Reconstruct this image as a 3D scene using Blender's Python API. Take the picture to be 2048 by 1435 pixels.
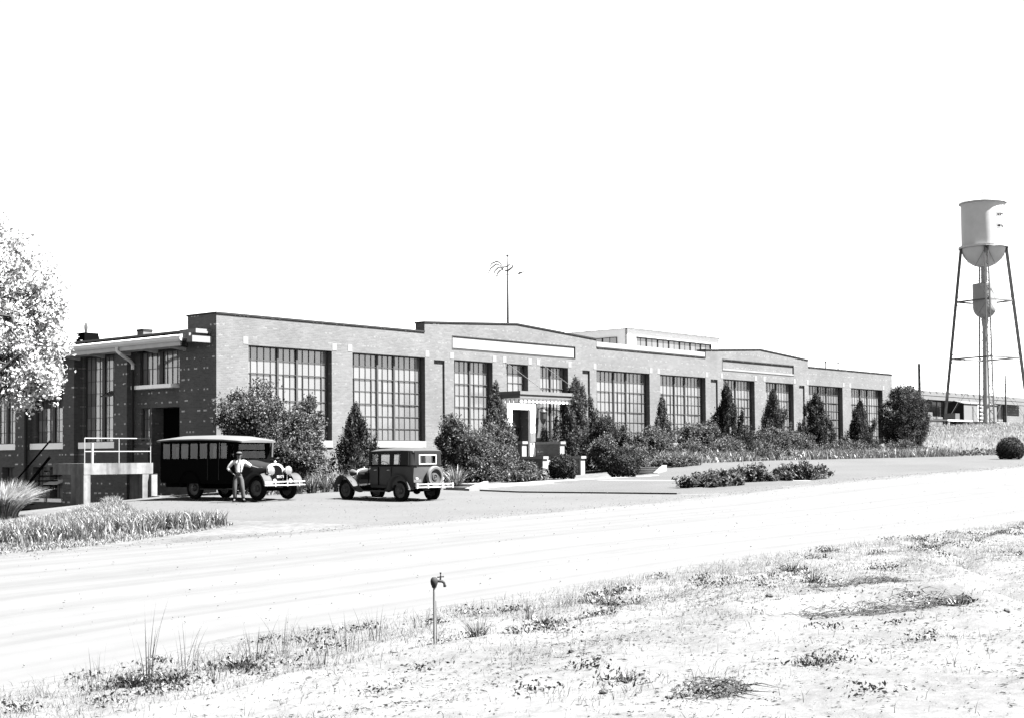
import bpy, math, random
import numpy as np
from mathutils import Vector, Matrix, noise
rad = math.radians
for o in list(bpy.data.objects): bpy.data.objects.remove(o)
sc = bpy.context.scene
COL = sc.collection
random.seed(7); rng = np.random.default_rng(7)

# ------------------------------------------------------------------ camera
HD, TH, RO = rad(49.64), rad(1.89), rad(-.43)
F0 = Vector((math.sin(HD), math.cos(HD), 0)); RT = Vector((math.cos(HD), -math.sin(HD), 0)); ZZ = Vector((0, 0, 1))
UPV = -F0*math.sin(TH) + ZZ*math.cos(TH); FWD = F0*math.cos(TH) + ZZ*math.sin(TH)
CX = RT*math.cos(RO) + UPV*math.sin(RO); CY = -RT*math.sin(RO) + UPV*math.cos(RO)
cd = bpy.data.cameras.new('camera'); cam = bpy.data.objects.new('camera', cd); COL.objects.link(cam)
cd.sensor_width = 36; cd.lens = 2789/2048*36; cd.shift_y = 103.4/2048
cd.clip_start = .1; cd.clip_end = 3000
M = Matrix((CX, CY, -FWD)).transposed().to_4x4(); M.translation = Vector((-35.16, -45.55, 1.5))
cam.matrix_world = M; sc.camera = cam

# ------------------------------------------------------------------ light
SUN_EL = rad(59); SH = Vector((.42, -.91, 0)).normalized()
sv = Vector((SH.x*math.cos(SUN_EL), SH.y*math.cos(SUN_EL), math.sin(SUN_EL)))
w = bpy.data.worlds.new('World'); sc.world = w; w.use_nodes = True
nt = w.node_tree; nt.nodes.clear()
sky = nt.nodes.new('ShaderNodeTexSky'); sky.sky_type = 'NISHITA'; sky.sun_disc = False
sky.sun_elevation = SUN_EL; sky.sun_rotation = math.atan2(SH.x, SH.y)
sky.air_density = .45; sky.dust_density = .4; sky.ozone_density = 1.0
bw = nt.nodes.new('ShaderNodeRGBToBW'); bg = nt.nodes.new('ShaderNodeBackground'); bg.inputs[1].default_value = .05
wo = nt.nodes.new('ShaderNodeOutputWorld')
nt.links.new(sky.outputs[0], bw.inputs[0]); nt.links.new(bw.outputs[0], bg.inputs[0]); nt.links.new(bg.outputs[0], wo.inputs[0])
ld = bpy.data.lights.new('sun', 'SUN'); ld.energy = 5; ld.angle = rad(.5); ld.color = (1, 1, 1)
sun = bpy.data.objects.new('sun', ld); COL.objects.link(sun); sun.rotation_euler = sv.to_track_quat('Z', 'Y').to_euler()
sc.render.engine = 'CYCLES'
vs = sc.view_settings; vs.view_transform = 'Standard'; vs.look = 'None'; vs.gamma = 1; vs.exposure = 3.9
KA = .575   # film speed against surface albedo
sc.cycles.max_bounces = 6

# ------------------------------------------------------------------ materials
def newmat(name):
    m = bpy.data.materials.new(name); m.use_nodes = True
    n = m.node_tree; n.nodes.clear(); return m, n, n.nodes.new, n.links.new
def mat(name, v, rough=.8, spec=.3, nz=.15, scale=3., bump=0., metal=0., nz2=0., scale2=.3, streak=None):
    """neutral material: base value v modulated by two noises, optional bump"""
    m, n, N, L = newmat(name); v *= KA
    out = N('ShaderNodeOutputMaterial'); b = N('ShaderNodeBsdfPrincipled')
    b.inputs['Roughness'].default_value = rough; b.inputs['Specular IOR Level'].default_value = spec
    b.inputs['Metallic'].default_value = metal
    tc = N('ShaderNodeTexCoord'); t = N('ShaderNodeTexNoise'); t.inputs['Scale'].default_value = scale
    t.inputs['Detail'].default_value = 8; t.inputs['Roughness'].default_value = .65
    L(tc.outputs['Object'], t.inputs['Vector'])
    mr = N('ShaderNodeMapRange'); mr.inputs['From Min'].default_value = .3; mr.inputs['From Max'].default_value = .7
    mr.inputs['To Min'].default_value = v*(1-nz); mr.inputs['To Max'].default_value = v*(1+nz)
    L(t.outputs[0], mr.inputs['Value']); o = mr.outputs[0]
    if nz2:
        t2 = N('ShaderNodeTexNoise'); t2.inputs['Scale'].default_value = scale2; t2.inputs['Detail'].default_value = 4
        if streak:
            mp = N('ShaderNodeMapping'); mp.inputs['Scale'].default_value = (streak[0]/scale2, streak[1]/scale2, (streak[2]/scale2 if len(streak) > 2 else 1)); L(tc.outputs['Object'], mp.inputs[0]); L(mp.outputs[0], t2.inputs['Vector'])
        else: L(tc.outputs['Object'], t2.inputs['Vector'])
        m2 = N('ShaderNodeMapRange'); m2.inputs['From Min'].default_value = .35; m2.inputs['From Max'].default_value = .65
        m2.inputs['To Min'].default_value = 1-nz2; m2.inputs['To Max'].default_value = 1+nz2
        L(t2.outputs[0], m2.inputs['Value'])
        mu = N('ShaderNodeMath'); mu.operation = 'MULTIPLY'; L(o, mu.inputs[0]); L(m2.outputs[0], mu.inputs[1]); o = mu.outputs[0]
    L(o, b.inputs['Base Color'])
    if bump:
        bp = N('ShaderNodeBump'); bp.inputs['Strength'].default_value = 1; bp.inputs['Distance'].default_value = bump
        L(t.outputs[0], bp.inputs['Height']); L(bp.outputs[0], b.inputs['Normal'])
    L(b.outputs[0], out.inputs[0]); return m
def brick_mat(name, v, glint):
    m, n, N, L = newmat(name); v *= KA; glint *= KA
    out = N('ShaderNodeOutputMaterial'); b = N('ShaderNodeBsdfPrincipled'); b.inputs['Roughness'].default_value = .85
    b.inputs['Specular IOR Level'].default_value = .15
    g = N('ShaderNodeNewGeometry'); s = N('ShaderNodeSeparateXYZ'); L(g.outputs['Position'], s.inputs[0])
    def math_(op, a, c=None):
        x = N('ShaderNodeMath'); x.operation = op
        for i, q in enumerate((a, c)):
            if q is None: continue
            if isinstance(q, (int, float)): x.inputs[i].default_value = q
            else: L(q, x.inputs[i])
        return x.outputs[0]
    u = math_('ADD', s.outputs[0], s.outputs[1])
    cb = N('ShaderNodeCombineXYZ'); L(u, cb.inputs[0]); L(s.outputs[2], cb.inputs[1])
    br = N('ShaderNodeTexBrick'); br.offset = .5
    br.inputs['Color1'].default_value = (v*.86,)*3+(1,); br.inputs['Color2'].default_value = (v*1.1,)*3+(1,)
    br.inputs['Mortar'].default_value = (v*1.12,)*3+(1,); br.inputs['Scale'].default_value = 1
    br.inputs['Mortar Size'].default_value = .006; br.inputs['Brick Width'].default_value = .21; br.inputs['Row Height'].default_value = .072
    br.inputs['Mortar Smooth'].default_value = .1
    L(cb.outputs[0], br.inputs['Vector'])
    # header course every sixth row; some headers are burnt to a pale glaze
    zr = math_('FLOOR', math_('DIVIDE', s.outputs[2], .072)); hd = math_('COMPARE', math_('FLOORED_MODULO' if False else 'MODULO', math_('ADD', zr, 600), 6), 0)
    n.nodes[-1].inputs[2].default_value = .1
    ui = math_('FLOOR', math_('DIVIDE', u, .105)); c2 = N('ShaderNodeCombineXYZ'); L(ui, c2.inputs[0]); L(zr, c2.inputs[1])
    wn = N('ShaderNodeTexWhiteNoise'); wn.noise_dimensions = '2D'; L(c2.outputs[0], wn.inputs['Vector'])
    tn = N('ShaderNodeTexNoise'); tn.inputs['Scale'].default_value = .9; tn.inputs['Detail'].default_value = 3; L(g.outputs['Position'], tn.inputs['Vector'])
    th = math_('SUBTRACT', 1.3, tn.outputs[0])
    on = math_('MULTIPLY', hd, math_('GREATER_THAN', wn.outputs[0], th))
    mx = N('ShaderNodeMix'); mx.data_type = 'RGBA'; L(on, mx.inputs['Factor']); L(br.outputs[0], mx.inputs[6]); mx.inputs[7].default_value = (glint,)*3+(1,)
    t = N('ShaderNodeTexNoise'); t.inputs['Scale'].default_value = .5; t.inputs['Detail'].default_value = 8; L(g.outputs['Position'], t.inputs['Vector'])
    mr = N('ShaderNodeMapRange'); mr.inputs['From Min'].default_value = .3; mr.inputs['From Max'].default_value = .7
    mr.inputs['To Min'].default_value = .86; mr.inputs['To Max'].default_value = 1.12; L(t.outputs[0], mr.inputs['Value'])
    mm = N('ShaderNodeMix'); mm.data_type = 'RGBA'; mm.blend_type = 'MULTIPLY'; mm.inputs['Factor'].default_value = 1
    L(mx.outputs[2], mm.inputs[6]); L(mr.outputs[0], mm.inputs[7]); L(mm.outputs[2], b.inputs['Base Color'])
    L(math_('SUBTRACT', .9, math_('MULTIPLY', on, .6)), b.inputs['Roughness']); L(math_('ADD', .1, math_('MULTIPLY', on, .6)), b.inputs['Specular IOR Level'])
    bp = N('ShaderNodeBump'); bp.inputs['Strength'].default_value = .5; bp.inputs['Distance'].default_value = .006; bp.invert = True
    L(br.outputs['Fac'], bp.inputs['Height']); L(bp.outputs[0], b.inputs['Normal'])
    L(b.outputs[0], out.inputs[0]); return m
def leafmat(name, lo, hi, trans=.3, gloss=.06):
    m, n, N, L = newmat(name); lo *= KA; hi *= KA
    out = N('ShaderNodeOutputMaterial'); g = N('ShaderNodeNewGeometry'); mr = N('ShaderNodeMapRange')
    mr.inputs['To Min'].default_value = lo; mr.inputs['To Max'].default_value = hi
    pw = N('ShaderNodeMath'); pw.operation = 'POWER'; pw.inputs[1].default_value = 1.8
    L(g.outputs['Random Per Island'], pw.inputs[0]); L(pw.outputs[0], mr.inputs['Value'])
    d = N('ShaderNodeBsdfDiffuse'); t = N('ShaderNodeBsdfTranslucent'); a = N('ShaderNodeMixShader'); a.inputs[0].default_value = trans
    L(mr.outputs[0], d.inputs[0]); L(mr.outputs[0], t.inputs[0]); L(d.outputs[0], a.inputs[1]); L(t.outputs[0], a.inputs[2])
    gl = N('ShaderNodeBsdfGlossy'); gl.inputs['Roughness'].default_value = .45; gl.inputs[0].default_value = (.5, .5, .5, 1)
    c = N('ShaderNodeMixShader'); c.inputs[0].default_value = gloss; L(a.outputs[0], c.inputs[1]); L(gl.outputs[0], c.inputs[2])
    L(c.outputs[0], out.inputs[0]); return m
def glassmat(name, v, gl=.12, rough=.08, var=.25):
    """whitewashed factory pane: diffuse body with a weak sky reflection, each pane slightly different"""
    m, n, N, L = newmat(name); v *= KA
    out = N('ShaderNodeOutputMaterial'); g = N('ShaderNodeNewGeometry'); mr = N('ShaderNodeMapRange')
    mr.inputs['To Min'].default_value = v*(1-var); mr.inputs['To Max'].default_value = v*(1+var)
    L(g.outputs['Random Per Island'], mr.inputs['Value'])
    d = N('ShaderNodeBsdfDiffuse'); L(mr.outputs[0], d.inputs[0]); s = N('ShaderNodeBsdfGlossy'); s.inputs['Roughness'].default_value = rough
    x = N('ShaderNodeMixShader'); x.inputs[0].default_value = gl; L(d.outputs[0], x.inputs[1]); L(s.outputs[0], x.inputs[2]); L(x.outputs[0], out.inputs[0]); return m
def clearglass(name, tr=.8):
    m, n, N, L = newmat(name)
    out = N('ShaderNodeOutputMaterial'); t = N('ShaderNodeBsdfTransparent'); t.inputs[0].default_value = (tr, tr, tr, 1)
    s = N('ShaderNodeBsdfGlossy'); s.inputs['Roughness'].default_value = .03; x = N('ShaderNodeMixShader'); x.inputs[0].default_value = .03
    L(t.outputs[0], x.inputs[1]); L(s.outputs[0], x.inputs[2]); L(x.outputs[0], out.inputs[0]); return m

BR = brick_mat('brick', .091, .098)
BRF = brick_mat('far_brick', .085, .1)
GUTT = mat('gutter_paint', .6, .7, .2, .1, 2)
SHADEW = mat('shade_lifted_white', 1.0, .6, .3, .06, 3)  # white lifted far above the limewash so shaded parts still read white
CANG = mat('canopy_grey', .075, .7)
CONC = mat('concrete', .15, .9, .2, .2, 2, .004, nz2=.2, scale2=1.5)
SURR = mat('painted_surround', .125, .8, .2, .12, 2)
WHITE = mat('white_limewash', .15, .8, .3, .08, 3)
STONE = mat('pale_stone', .125, .8, .3, .1, 6)
COPD = mat('dark_flashing', .008, .7, .2, .1)
STEEL = mat('window_steel', .026, .6, .3, .15)
PANE = glassmat('window_pane', .086, .15, .25, .12)
DOCKC = mat('stained_concrete', .1, .9, .1, .25, 3, .004, nz2=.45, scale2=1.5, streak=(2.2, 2.2, .25))
PANEL_ = glassmat('shade_lifted_pane', .17, .12)  # paler copy of the window pane, lifted for the shaded side wall
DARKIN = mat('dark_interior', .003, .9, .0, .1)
ROOFM = mat('roof_felt', .09, .9, .2, .2)
WOODW = mat('white_painted_wood', .42, .7, .3, .12, 2)
PIPEW = mat('white_pipe', .2, .5, .4, .1)
DIRT = mat('dirt', .062, .95, .1, .35, 4, .03, nz2=.18, scale2=.35)
BANK = mat('sandy_bank', .077, .95, .1, .22, 6, .03, nz2=.12, scale2=.5)
ROADM = mat('pale_road', .071, .95, .1, .05, 1.2, 0, nz2=.11, scale2=.25, streak=(.03, 1.9))
DRIVE = mat('gravel_drive', .056, .95, .1, .14, 9, .008, nz2=.06, scale2=.3)
LAWN = mat('mown_lawn', .05, .95, .1, .22, 14, .02, nz2=.08, scale2=.25)
MEAD = mat('meadow', .052, .95, .1, .35, 2, .03, nz2=.2, scale2=.12)
BLACK = mat('black_enamel', .004, .7, .0, .1)
BLACKG = mat('sedan_paint', .016, .6, .04, .1, 2)
GREYP = mat('dusty_paint', .046, .6, .06, .15, 2)
RUBBER = mat('rubber', .008, .9, .0, .2)
RIMM = mat('wheel_paint', .03, .6, .3, .2)
CHROME = mat('nickel', .5, .3, .5, .05, metal=.6)
CREAM = mat('canvas_roof', .056, .7, .3, .1, 3)
CLEAR = clearglass('car_glass')
CLEARD = clearglass('dusky_glass', .3)
SKIN = mat('skin', .04, .6, .3, .1)
SHIRT = mat('white_cotton', .4, .9, .2, .08)
TROUS = mat('grey_cloth', .05, .9, .1, .2, 20)
LDARK = leafmat('dark_leaves', .01, .085, .25, .0)
LMID = leafmat('shrub_leaves', .022, .15, .25, .0)
LPALE = leafmat('pale_leaves', .15, .5, .45, .03)
LTREE = leafmat('washed_out_leaves', .3, .9, .5, .06)  # leaf colour lightened to imitate the crown washing out into the sky
LSTRIP = leafmat('strip_grass', .06, .32, .4, .02)
LPEB = leafmat('pebble_grey', .02, .07, 0, 0)
LGRASS = leafmat('pale_grass_blades', .04, .12, .3)
LIRIS = leafmat('strap_leaves', .03, .22, .3)
LDRY = leafmat('dry_grass_blades', .04, .16, .4, .03)
LMEAD = leafmat('meadow_blades', .1, .28, .45, .03)
LBLK = leafmat('dark_weeds', .003, .03, .2)
BARK = mat('bark', .03, .9, .1, .3, 10)
TANK = mat('washed_out_tank', .4, .6, .3, .06, 1)  # tank colour lightened to imitate its bleached fade into the sky
TLEG = mat('tower_leg_paint', .07, .7, .2, .1, 1)
RUST = mat('dark_iron', .012, .8, .2, .3, 10)
GALV = mat('galvanised_pipe', .11, .5, .4, .2, 20)

# ------------------------------------------------------------------ mesh builder
class MB:
    def __init__(s): s.v = []; s.f = []; s.m = []; s.k = 0
    def add(s, vs, fs):
        o = len(s.v); s.v += [tuple(p) for p in vs]; s.f += [tuple(i+o for i in f) for f in fs]; s.m += [s.k]*len(fs); return s
    def box(s, x0, x1, y0, y1, z0, z1):
        return s.add([(x, y, z) for z in (z0, z1) for y in (y0, y1) for x in (x0, x1)],
                     [(0, 2, 3, 1), (4, 5, 7, 6), (0, 1, 5, 4), (2, 6, 7, 3), (0, 4, 6, 2), (1, 3, 7, 5)])
    def quad(s, *p): return s.add(p, [tuple(range(len(p)))])
    def prism(s, poly, off):
        n = len(poly); off = Vector(off); a = [Vector(p) for p in poly]; b = [p+off for p in a]
        return s.add(a+b, [tuple(range(n)), tuple(range(2*n-1, n-1, -1))]+[(i, i+n, (i+1) % n+n, (i+1) % n) for i in range(n)])
    def tube(s, p0, p1, r0, r1=None, n=8, cap=True):
        r1 = r0 if r1 is None else r1; p0, p1 = Vector(p0), Vector(p1); d = (p1-p0).normalized()
        a = d.orthogonal().normalized(); b = d.cross(a); vs = []
        for p, r in ((p0, r0), (p1, r1)):
            vs += [p+(a*math.cos(t)+b*math.sin(t))*r for t in [2*math.pi*i/n for i in range(n)]]
        fs = [(i, (i+1) % n, (i+1) % n+n, i+n) for i in range(n)]
        if cap: fs += [tuple(range(n-1, -1, -1)), tuple(range(n, 2*n))]
        return s.add(vs, fs)
    def path(s, pts, r, n=6):
        rs = r if isinstance(r, (list, tuple)) else [r]*len(pts); P = [Vector(p) for p in pts]; vs = []; fs = []; a = None
        for i, p in enumerate(P):
            d = (P[min(i+1, len(P)-1)]-P[max(i-1, 0)]).normalized()
            a = d.orthogonal().normalized() if a is None else (a-d*a.dot(d)).normalized()
            b = d.cross(a); vs += [p+(a*math.cos(t)+b*math.sin(t))*rs[i] for t in [2*math.pi*j/n for j in range(n)]]
        for i in range(len(P)-1):
            fs += [(i*n+j, i*n+(j+1) % n, (i+1)*n+(j+1) % n, (i+1)*n+j) for j in range(n)]
        fs += [tuple(range(n-1, -1, -1)), tuple((len(P)-1)*n+j for j in range(n))]
        return s.add(vs, fs)
    def beam(s, p0, p1, w, h, up=(0, 0, 1)):
        p0, p1 = Vector(p0), Vector(p1); d = (p1-p0).normalized(); u = Vector(up)
        if abs(d.dot(u)) > .99: u = Vector((1, 0, 0))
        a = d.cross(u).normalized()*w/2; b = a.cross(d).normalized()*h/2
        return s.add([p+x*a+y*b for p in (p0, p1) for x, y in ((-1, -1), (1, -1), (1, 1), (-1, 1))],
                     [(3, 2, 1, 0), (4, 5, 6, 7), (0, 1, 5, 4), (1, 2, 6, 5), (2, 3, 7, 6), (3, 0, 4, 7)])
    def lathe(s, prof, c=(0, 0, 0), ax=(0, 0, 1), n=24):
        c = Vector(c); d = Vector(ax).normalized(); a = d.orthogonal().normalized(); b = d.cross(a); vs = []; fs = []
        for r, h in prof: vs += [c+d*h+(a*math.cos(t)+b*math.sin(t))*r for t in [2*math.pi*i/n for i in range(n)]]
        for k in range(len(prof)-1):
            fs += [(k*n+i, k*n+(i+1) % n, (k+1)*n+(i+1) % n, (k+1)*n+i) for i in range(n)]
        return s.add(vs, fs)
    def ell(s, c, r, n=12, m=8):
        r = r if hasattr(r, '__len__') else (r, r, r); vs = []; fs = []
        for j in range(m+1):
            ph = math.pi*j/m
            for i in range(n):
                t = 2*math.pi*i/n; vs.append((c[0]+r[0]*math.sin(ph)*math.cos(t), c[1]+r[1]*math.sin(ph)*math.sin(t), c[2]+r[2]*math.cos(ph)))
        for j in range(m): fs += [(j*n+i, (j+1)*n+i, (j+1)*n+(i+1) % n, j*n+(i+1) % n) for i in range(n)]
        return s.add(vs, fs)
    def loft(s, secs, close=True, caps=True):
        n = len(secs[0]); vs = [p for q in secs for p in q]; fs = []; e = n if close else n-1
        for k in range(len(secs)-1): fs += [(k*n+i, k*n+(i+1) % n, (k+1)*n+(i+1) % n, (k+1)*n+i) for i in range(e)]
        if caps: fs += [tuple(range(n-1, -1, -1)), tuple((len(secs)-1)*n+i for i in range(n))]
        return s.add(vs, fs)
    def each(s, name, mat_, parent=None, smooth=False, label=None):
        """link every connected piece as an object of its own"""
        par = list(range(len(s.v)))
        def fd(i):
            while par[i] != i: par[i] = par[par[i]]; i = par[i]
            return i
        for f in s.f:
            for i in f[1:]: par[fd(i)] = fd(f[0])
        G = {}
        for f in s.f: G.setdefault(fd(f[0]), []).append(f)
        out = []
        for fs in G.values():
            ix = sorted({i for f in fs for i in f}); mp = {j: k for k, j in enumerate(ix)}; q = MB()
            q.add([s.v[i] for i in ix], [tuple(mp[i] for i in f) for f in fs]); out.append(q.build(name, mat_, parent, smooth=smooth, label=label))
        return out
    def build(s, name, mats, parent=None, loc=(0, 0, 0), smooth=False, label=None):
        me = bpy.data.meshes.new(name); me.from_pydata(s.v, [], s.f)
        mats = mats if isinstance(mats, (list, tuple)) else [mats]
        for m in mats: me.materials.append(m)
        if len(mats) > 1: me.polygons.foreach_set('material_index', s.m)
        if smooth:
            me.polygons.foreach_set('use_smooth', [True]*len(s.f))
        me.validate(); me.update()
        if smooth: me.set_sharp_from_angle(angle=rad(40))
        o = bpy.data.objects.new(name, me); COL.objects.link(o); o.location = loc
        if parent: o.parent = parent
        if label: o['label'] = label
        return o
def tag(o, label, cat=None, group=None, kind=None):
    o['label'] = label
    if cat: o['category'] = cat
    if group: o['group'] = group
    if kind: o['kind'] = kind
    return o
def empty(name, loc=(0, 0, 0), rz=0, label=None, cat=None, group=None):
    o = bpy.data.objects.new(name, None); COL.objects.link(o); o.location = loc; o.rotation_euler = (0, 0, rz); o.empty_display_size = .3
    if label: tag(o, label, cat, group)
    return o
def fastmesh(name, verts, k, mat_, parent=None, loc=(0, 0, 0)):
    """verts (N*k,3) array of N separate k-gons"""
    n = len(verts)//k; me = bpy.data.meshes.new(name); me.vertices.add(n*k); me.vertices.foreach_set('co', verts.astype(np.float32).ravel())
    me.loops.add(n*k); me.loops.foreach_set('vertex_index', np.arange(n*k, dtype=np.int32))
    me.polygons.add(n); me.polygons.foreach_set('loop_start', np.arange(0, n*k, k, dtype=np.int32)); me.polygons.foreach_set('loop_total', np.full(n, k, dtype=np.int32))
    me.materials.append(mat_); me.update(calc_edges=True); o = bpy.data.objects.new(name, me); COL.objects.link(o); o.location = loc
    if parent: o.parent = parent
    return o
# ------------------------------------------------------------------ terrain
ROWS = [(-60,[(-100,-.6),(-30,-.1),(0,0),(60,.8),(300,2)]),
(-46,[(-100,-.8),(-35,-.02),(0,.05),(30,.35),(100,1),(300,2)]),
(-39,[(-100,-.95),(-30,-.38),(-10,-.1),(30,.38),(100,1),(300,2)]),
(-32,[(-60,-1.1),(-28,-.86),(-24,-.66),(-19.5,-.55),(-12.4,-.36),(1.5,-.27),(30,.35),(100,1.2),(300,2)]),
(-21,[(-60,-.9),(-22,-.33),(-9,-.13),(1.5,.1),(11.5,.45),(31,.86),(60,1.3),(112,2.2),(300,3)]),
(-12,[(-60,-.9),(-20,-.4),(-8,-.1),(-1,.03),(5,.2),(12,.42),(20,.6),(34,1.1),(46,1.25),(60,1.4),(112,3),(300,4)]),
(-4,[(-60,-1.2),(-12,-.6),(-6,.0),(-3,.08),(4,.35),(12,.45),(19,.5),(22,.8),(26,1.15),(60,1.25),(64,1.4),(80,2.4),(130,4.2),(160,5.2),(300,5.6)]),
(0,[(-60,-1.2),(-12,-.7),(-6,-.1),(-3,.08),(4,.35),(12,.45),(19,.5),(22,.8),(26,1.15),(60,1.25),(64,1.5),(80,2.6),(130,4.4),(160,5.3),(300,5.7)]),
(8,[(-60,-1.2),(-12,-.9),(-5,-.7),(0,-.6),(62,1),(64,1.8),(80,3.),(130,4.7),(150,5.3),(300,5.8)]),
(40,[(-60,-1.4),(0,-1),(62,1.5),(100,3.6),(150,5.6),(300,6)]),
(150,[(-60,-1.5),(0,-1),(100,4.5),(150,5.5),(300,6)]),
(900,[(-60,-1.5),(300,0)])]
RY = [r[0] for r in ROWS]
RX = [np.array([p[0] for p in r[1]], float) for r in ROWS]; RZ = [np.array([p[1] for p in r[1]], float) for r in ROWS]
def zgv(x, y):
    x = np.asarray(x, float); y = np.asarray(y, float); zs = np.stack([np.interp(x, a, b) for a, b in zip(RX, RZ)])
    k = np.clip(np.searchsorted(RY, y)-1, 0, len(RY)-2); ry = np.array(RY, float); t = np.clip((y-ry[k])/(ry[k+1]-ry[k]), 0, 1)
    z0 = np.take_along_axis(zs, k[None], 0)[0]; z1 = np.take_along_axis(zs, k[None]+1, 0)[0]; return z0+(z1-z0)*t
def zg(x, y): return float(zgv(np.array([x]), np.array([y]))[0])
def gridmesh(name, X, Y, Zf, mat_, kind='structure', smooth=True):
    nx, ny = X.shape; z = Zf(X.ravel(), Y.ravel()); v = np.stack([X.ravel(), Y.ravel(), z], 1)
    i = np.arange(nx*ny).reshape(nx, ny); f = np.stack([i[:-1, :-1], i[1:, :-1], i[1:, 1:], i[:-1, 1:]], -1).reshape(-1, 4)
    me = bpy.data.meshes.new(name); me.vertices.add(len(v)); me.vertices.foreach_set('co', v.astype(np.float32).ravel())
    me.loops.add(f.size); me.loops.foreach_set('vertex_index', f.ravel().astype(np.int32)); me.polygons.add(len(f))
    me.polygons.foreach_set('loop_start', np.arange(0, f.size, 4, dtype=np.int32)); me.polygons.foreach_set('loop_total', np.full(len(f), 4, dtype=np.int32))
    if smooth: me.polygons.foreach_set('use_smooth', np.ones(len(f), bool))
    me.materials.append(mat_); me.update(calc_edges=True)
    o = bpy.data.objects.new(name, me); COL.objects.link(o); o['kind'] = kind; return o
def axis(*segs):
    out = []
    for a, b, st in segs: out += list(np.arange(a, b, st))
    return np.array(sorted(set(np.round(out+[segs[-1][1]], 4))))
gx = axis((-900, -100, 80), (-100, -40, 4), (-40, 70, 1.), (70, 300, 5), (300, 1500, 100))
gy = axis((-600, -60, 60), (-60, -4, 1.), (-4, 16, 1), (16, 150, 4), (150, 1500, 90))
X, Y = np.meshgrid(gx, gy, indexing='ij')
def zmeadow(x, y): return zgv(x, y)
ground = gridmesh('ground', X, Y, lambda x, y: zgv(x, y)-.02-.6*((y < -33.6) & (y > -45.6) & (x > -42) & (x < 20)), DIRT)
tag(ground, 'pale sandy ground of verges and yard')
def strip(name, xs, ylo, yhi, ny, mat_, dz, nzf=None):
    xs = np.array(xs); X = np.repeat(xs[:, None], ny+1, 1); t = np.linspace(0, 1, ny+1)[None]
    lo = np.array([ylo(x) for x in xs])[:, None]; hi = np.array([yhi(x) for x in xs])[:, None]; Y = lo+(hi-lo)*t
    ed = np.zeros_like(Y); ed[:, 0] = ed[:, -1] = ed[0, :] = ed[-1, :] = -.07; ed = ed.ravel()
    return gridmesh(name, X, Y, (lambda x, y: zgv(x, y)+dz+ed+(nzf(x, y) if nzf else 0)), mat_)
def wob(x, s, a, o=0): return a*noise.noise((x*s+o, o*3.1, 0))
def ruts(x, y):
    r = 0*x
    for c in (-23.6, -25.1, -27.9, -29.5): r -= .022*np.exp(-((y-c-.15*np.sin(x*.13))/.22)**2)
    return r
road = strip('road', axis((-100, -40, 4), (-40, 60, .7), (60, 260, 5)), lambda x: -32.2+wob(x, .35, .5), lambda x: -21+wob(x, .3, .35, 9), 44, ROADM, .012, ruts)
tag(road, 'pale unpaved road crossing in front of the factory')
def fineN(x, y):
    r = np.zeros(len(x))
    for i, (a, b) in enumerate(zip(x, y)):
        u_, v_ = a+19.9, b+38.0; q_ = math.hypot(u_/1.45, v_/.85)*(1+.35*noise.noise((a*1.1, b*1.1, 4))); r[i] = -.17*math.exp(-q_**3)*(1+.6*noise.noise((a*2.3, b*2.3, 8)))+.07*math.exp(-((q_-1.35)/.3)**2)*(1 if v_ > -.2 else .4)
        g_ = (b+41.5)-.55*(a+22.5)-.25*math.sin(a*1.7); r[i] += -.09*math.exp(-(g_/.28)**2)+.05*math.exp(-((g_-.55)/.3)**2)
        g_ = (b+34.9)-.06*(a+20)-.2*math.sin(a*.9); r[i] += (-.05*math.exp(-(g_/.22)**2)+.04*math.exp(-((g_+.5)/.3)**2))
        r[i] += .05*noise.noise((a*1.3, b*1.3, 1))+.03*noise.noise((a*4, b*4, 5))+.014*abs(noise.noise((a*11, b*11, 9)))
    e = np.clip((-32.3-y)/1.0, 0, 1); return r*e+e*.01-(1-e)*.004
bank = strip('bank', axis((-60, -36, .8), (-36, -12, .1), (-12, 12, .3), (12, 40, 1.5)), lambda x: -46.5, lambda x: -32.2+wob(x, .35, .5)+.3, 110, BANK, .004, fineN)
tag(bank, 'rough sandy bank in the foreground with specks of litter')
def dr_hi(x): return -1.0 if x < 0 else -4.4 if x < 3.5 else -9.6
drive = strip('driveway', axis((-11, 0, .5), (0, 4.6, .46)), lambda x: -21.1+wob(x, .3, .35, 9), lambda x: (-1.2-5.*max(0, (-6-x))/5 if x < 0 else -5.0-max(0, x-1)*1.15), 30, DRIVE, .01)
tag(drive, 'flat gravel driveway where the bus and the sedan stand')
lawn = strip('lawn', axis((4.95, 60, .6)), lambda x: -20.4+wob(x, .3, .3, 9)+max(0, 6.2-x)**2*.5, lambda x: -9.6 if x < 11 else -6.4 if x < 21.9 else -4.6, 24, LAWN, .03)
tag(lawn, 'mown grass lawn sloping up between road and factory')
mead = strip('meadow', axis((61, 130, 1.5)), lambda x: -18+wob(x, .2, .5)+.0*(x-61), lambda x: 36+0*x, 50, MEAD, .01)
tag(mead, 'rough pale grass bank rising towards the water tower')
walk = strip('path', axis((4.95, 19.6, .5)), lambda x: -8.55, lambda x: -7.3, 3, CONC, .045); tag(walk, 'concrete walk running from the drive steps to the entrance stairs')
walk2 = strip('path', [12.8, 13.2, 13.6], lambda x: -20.2, lambda x: -8.55, 14, CONC, .045); tag(walk2, 'concrete walk crossing the lawn from the entrance to the road')
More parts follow.
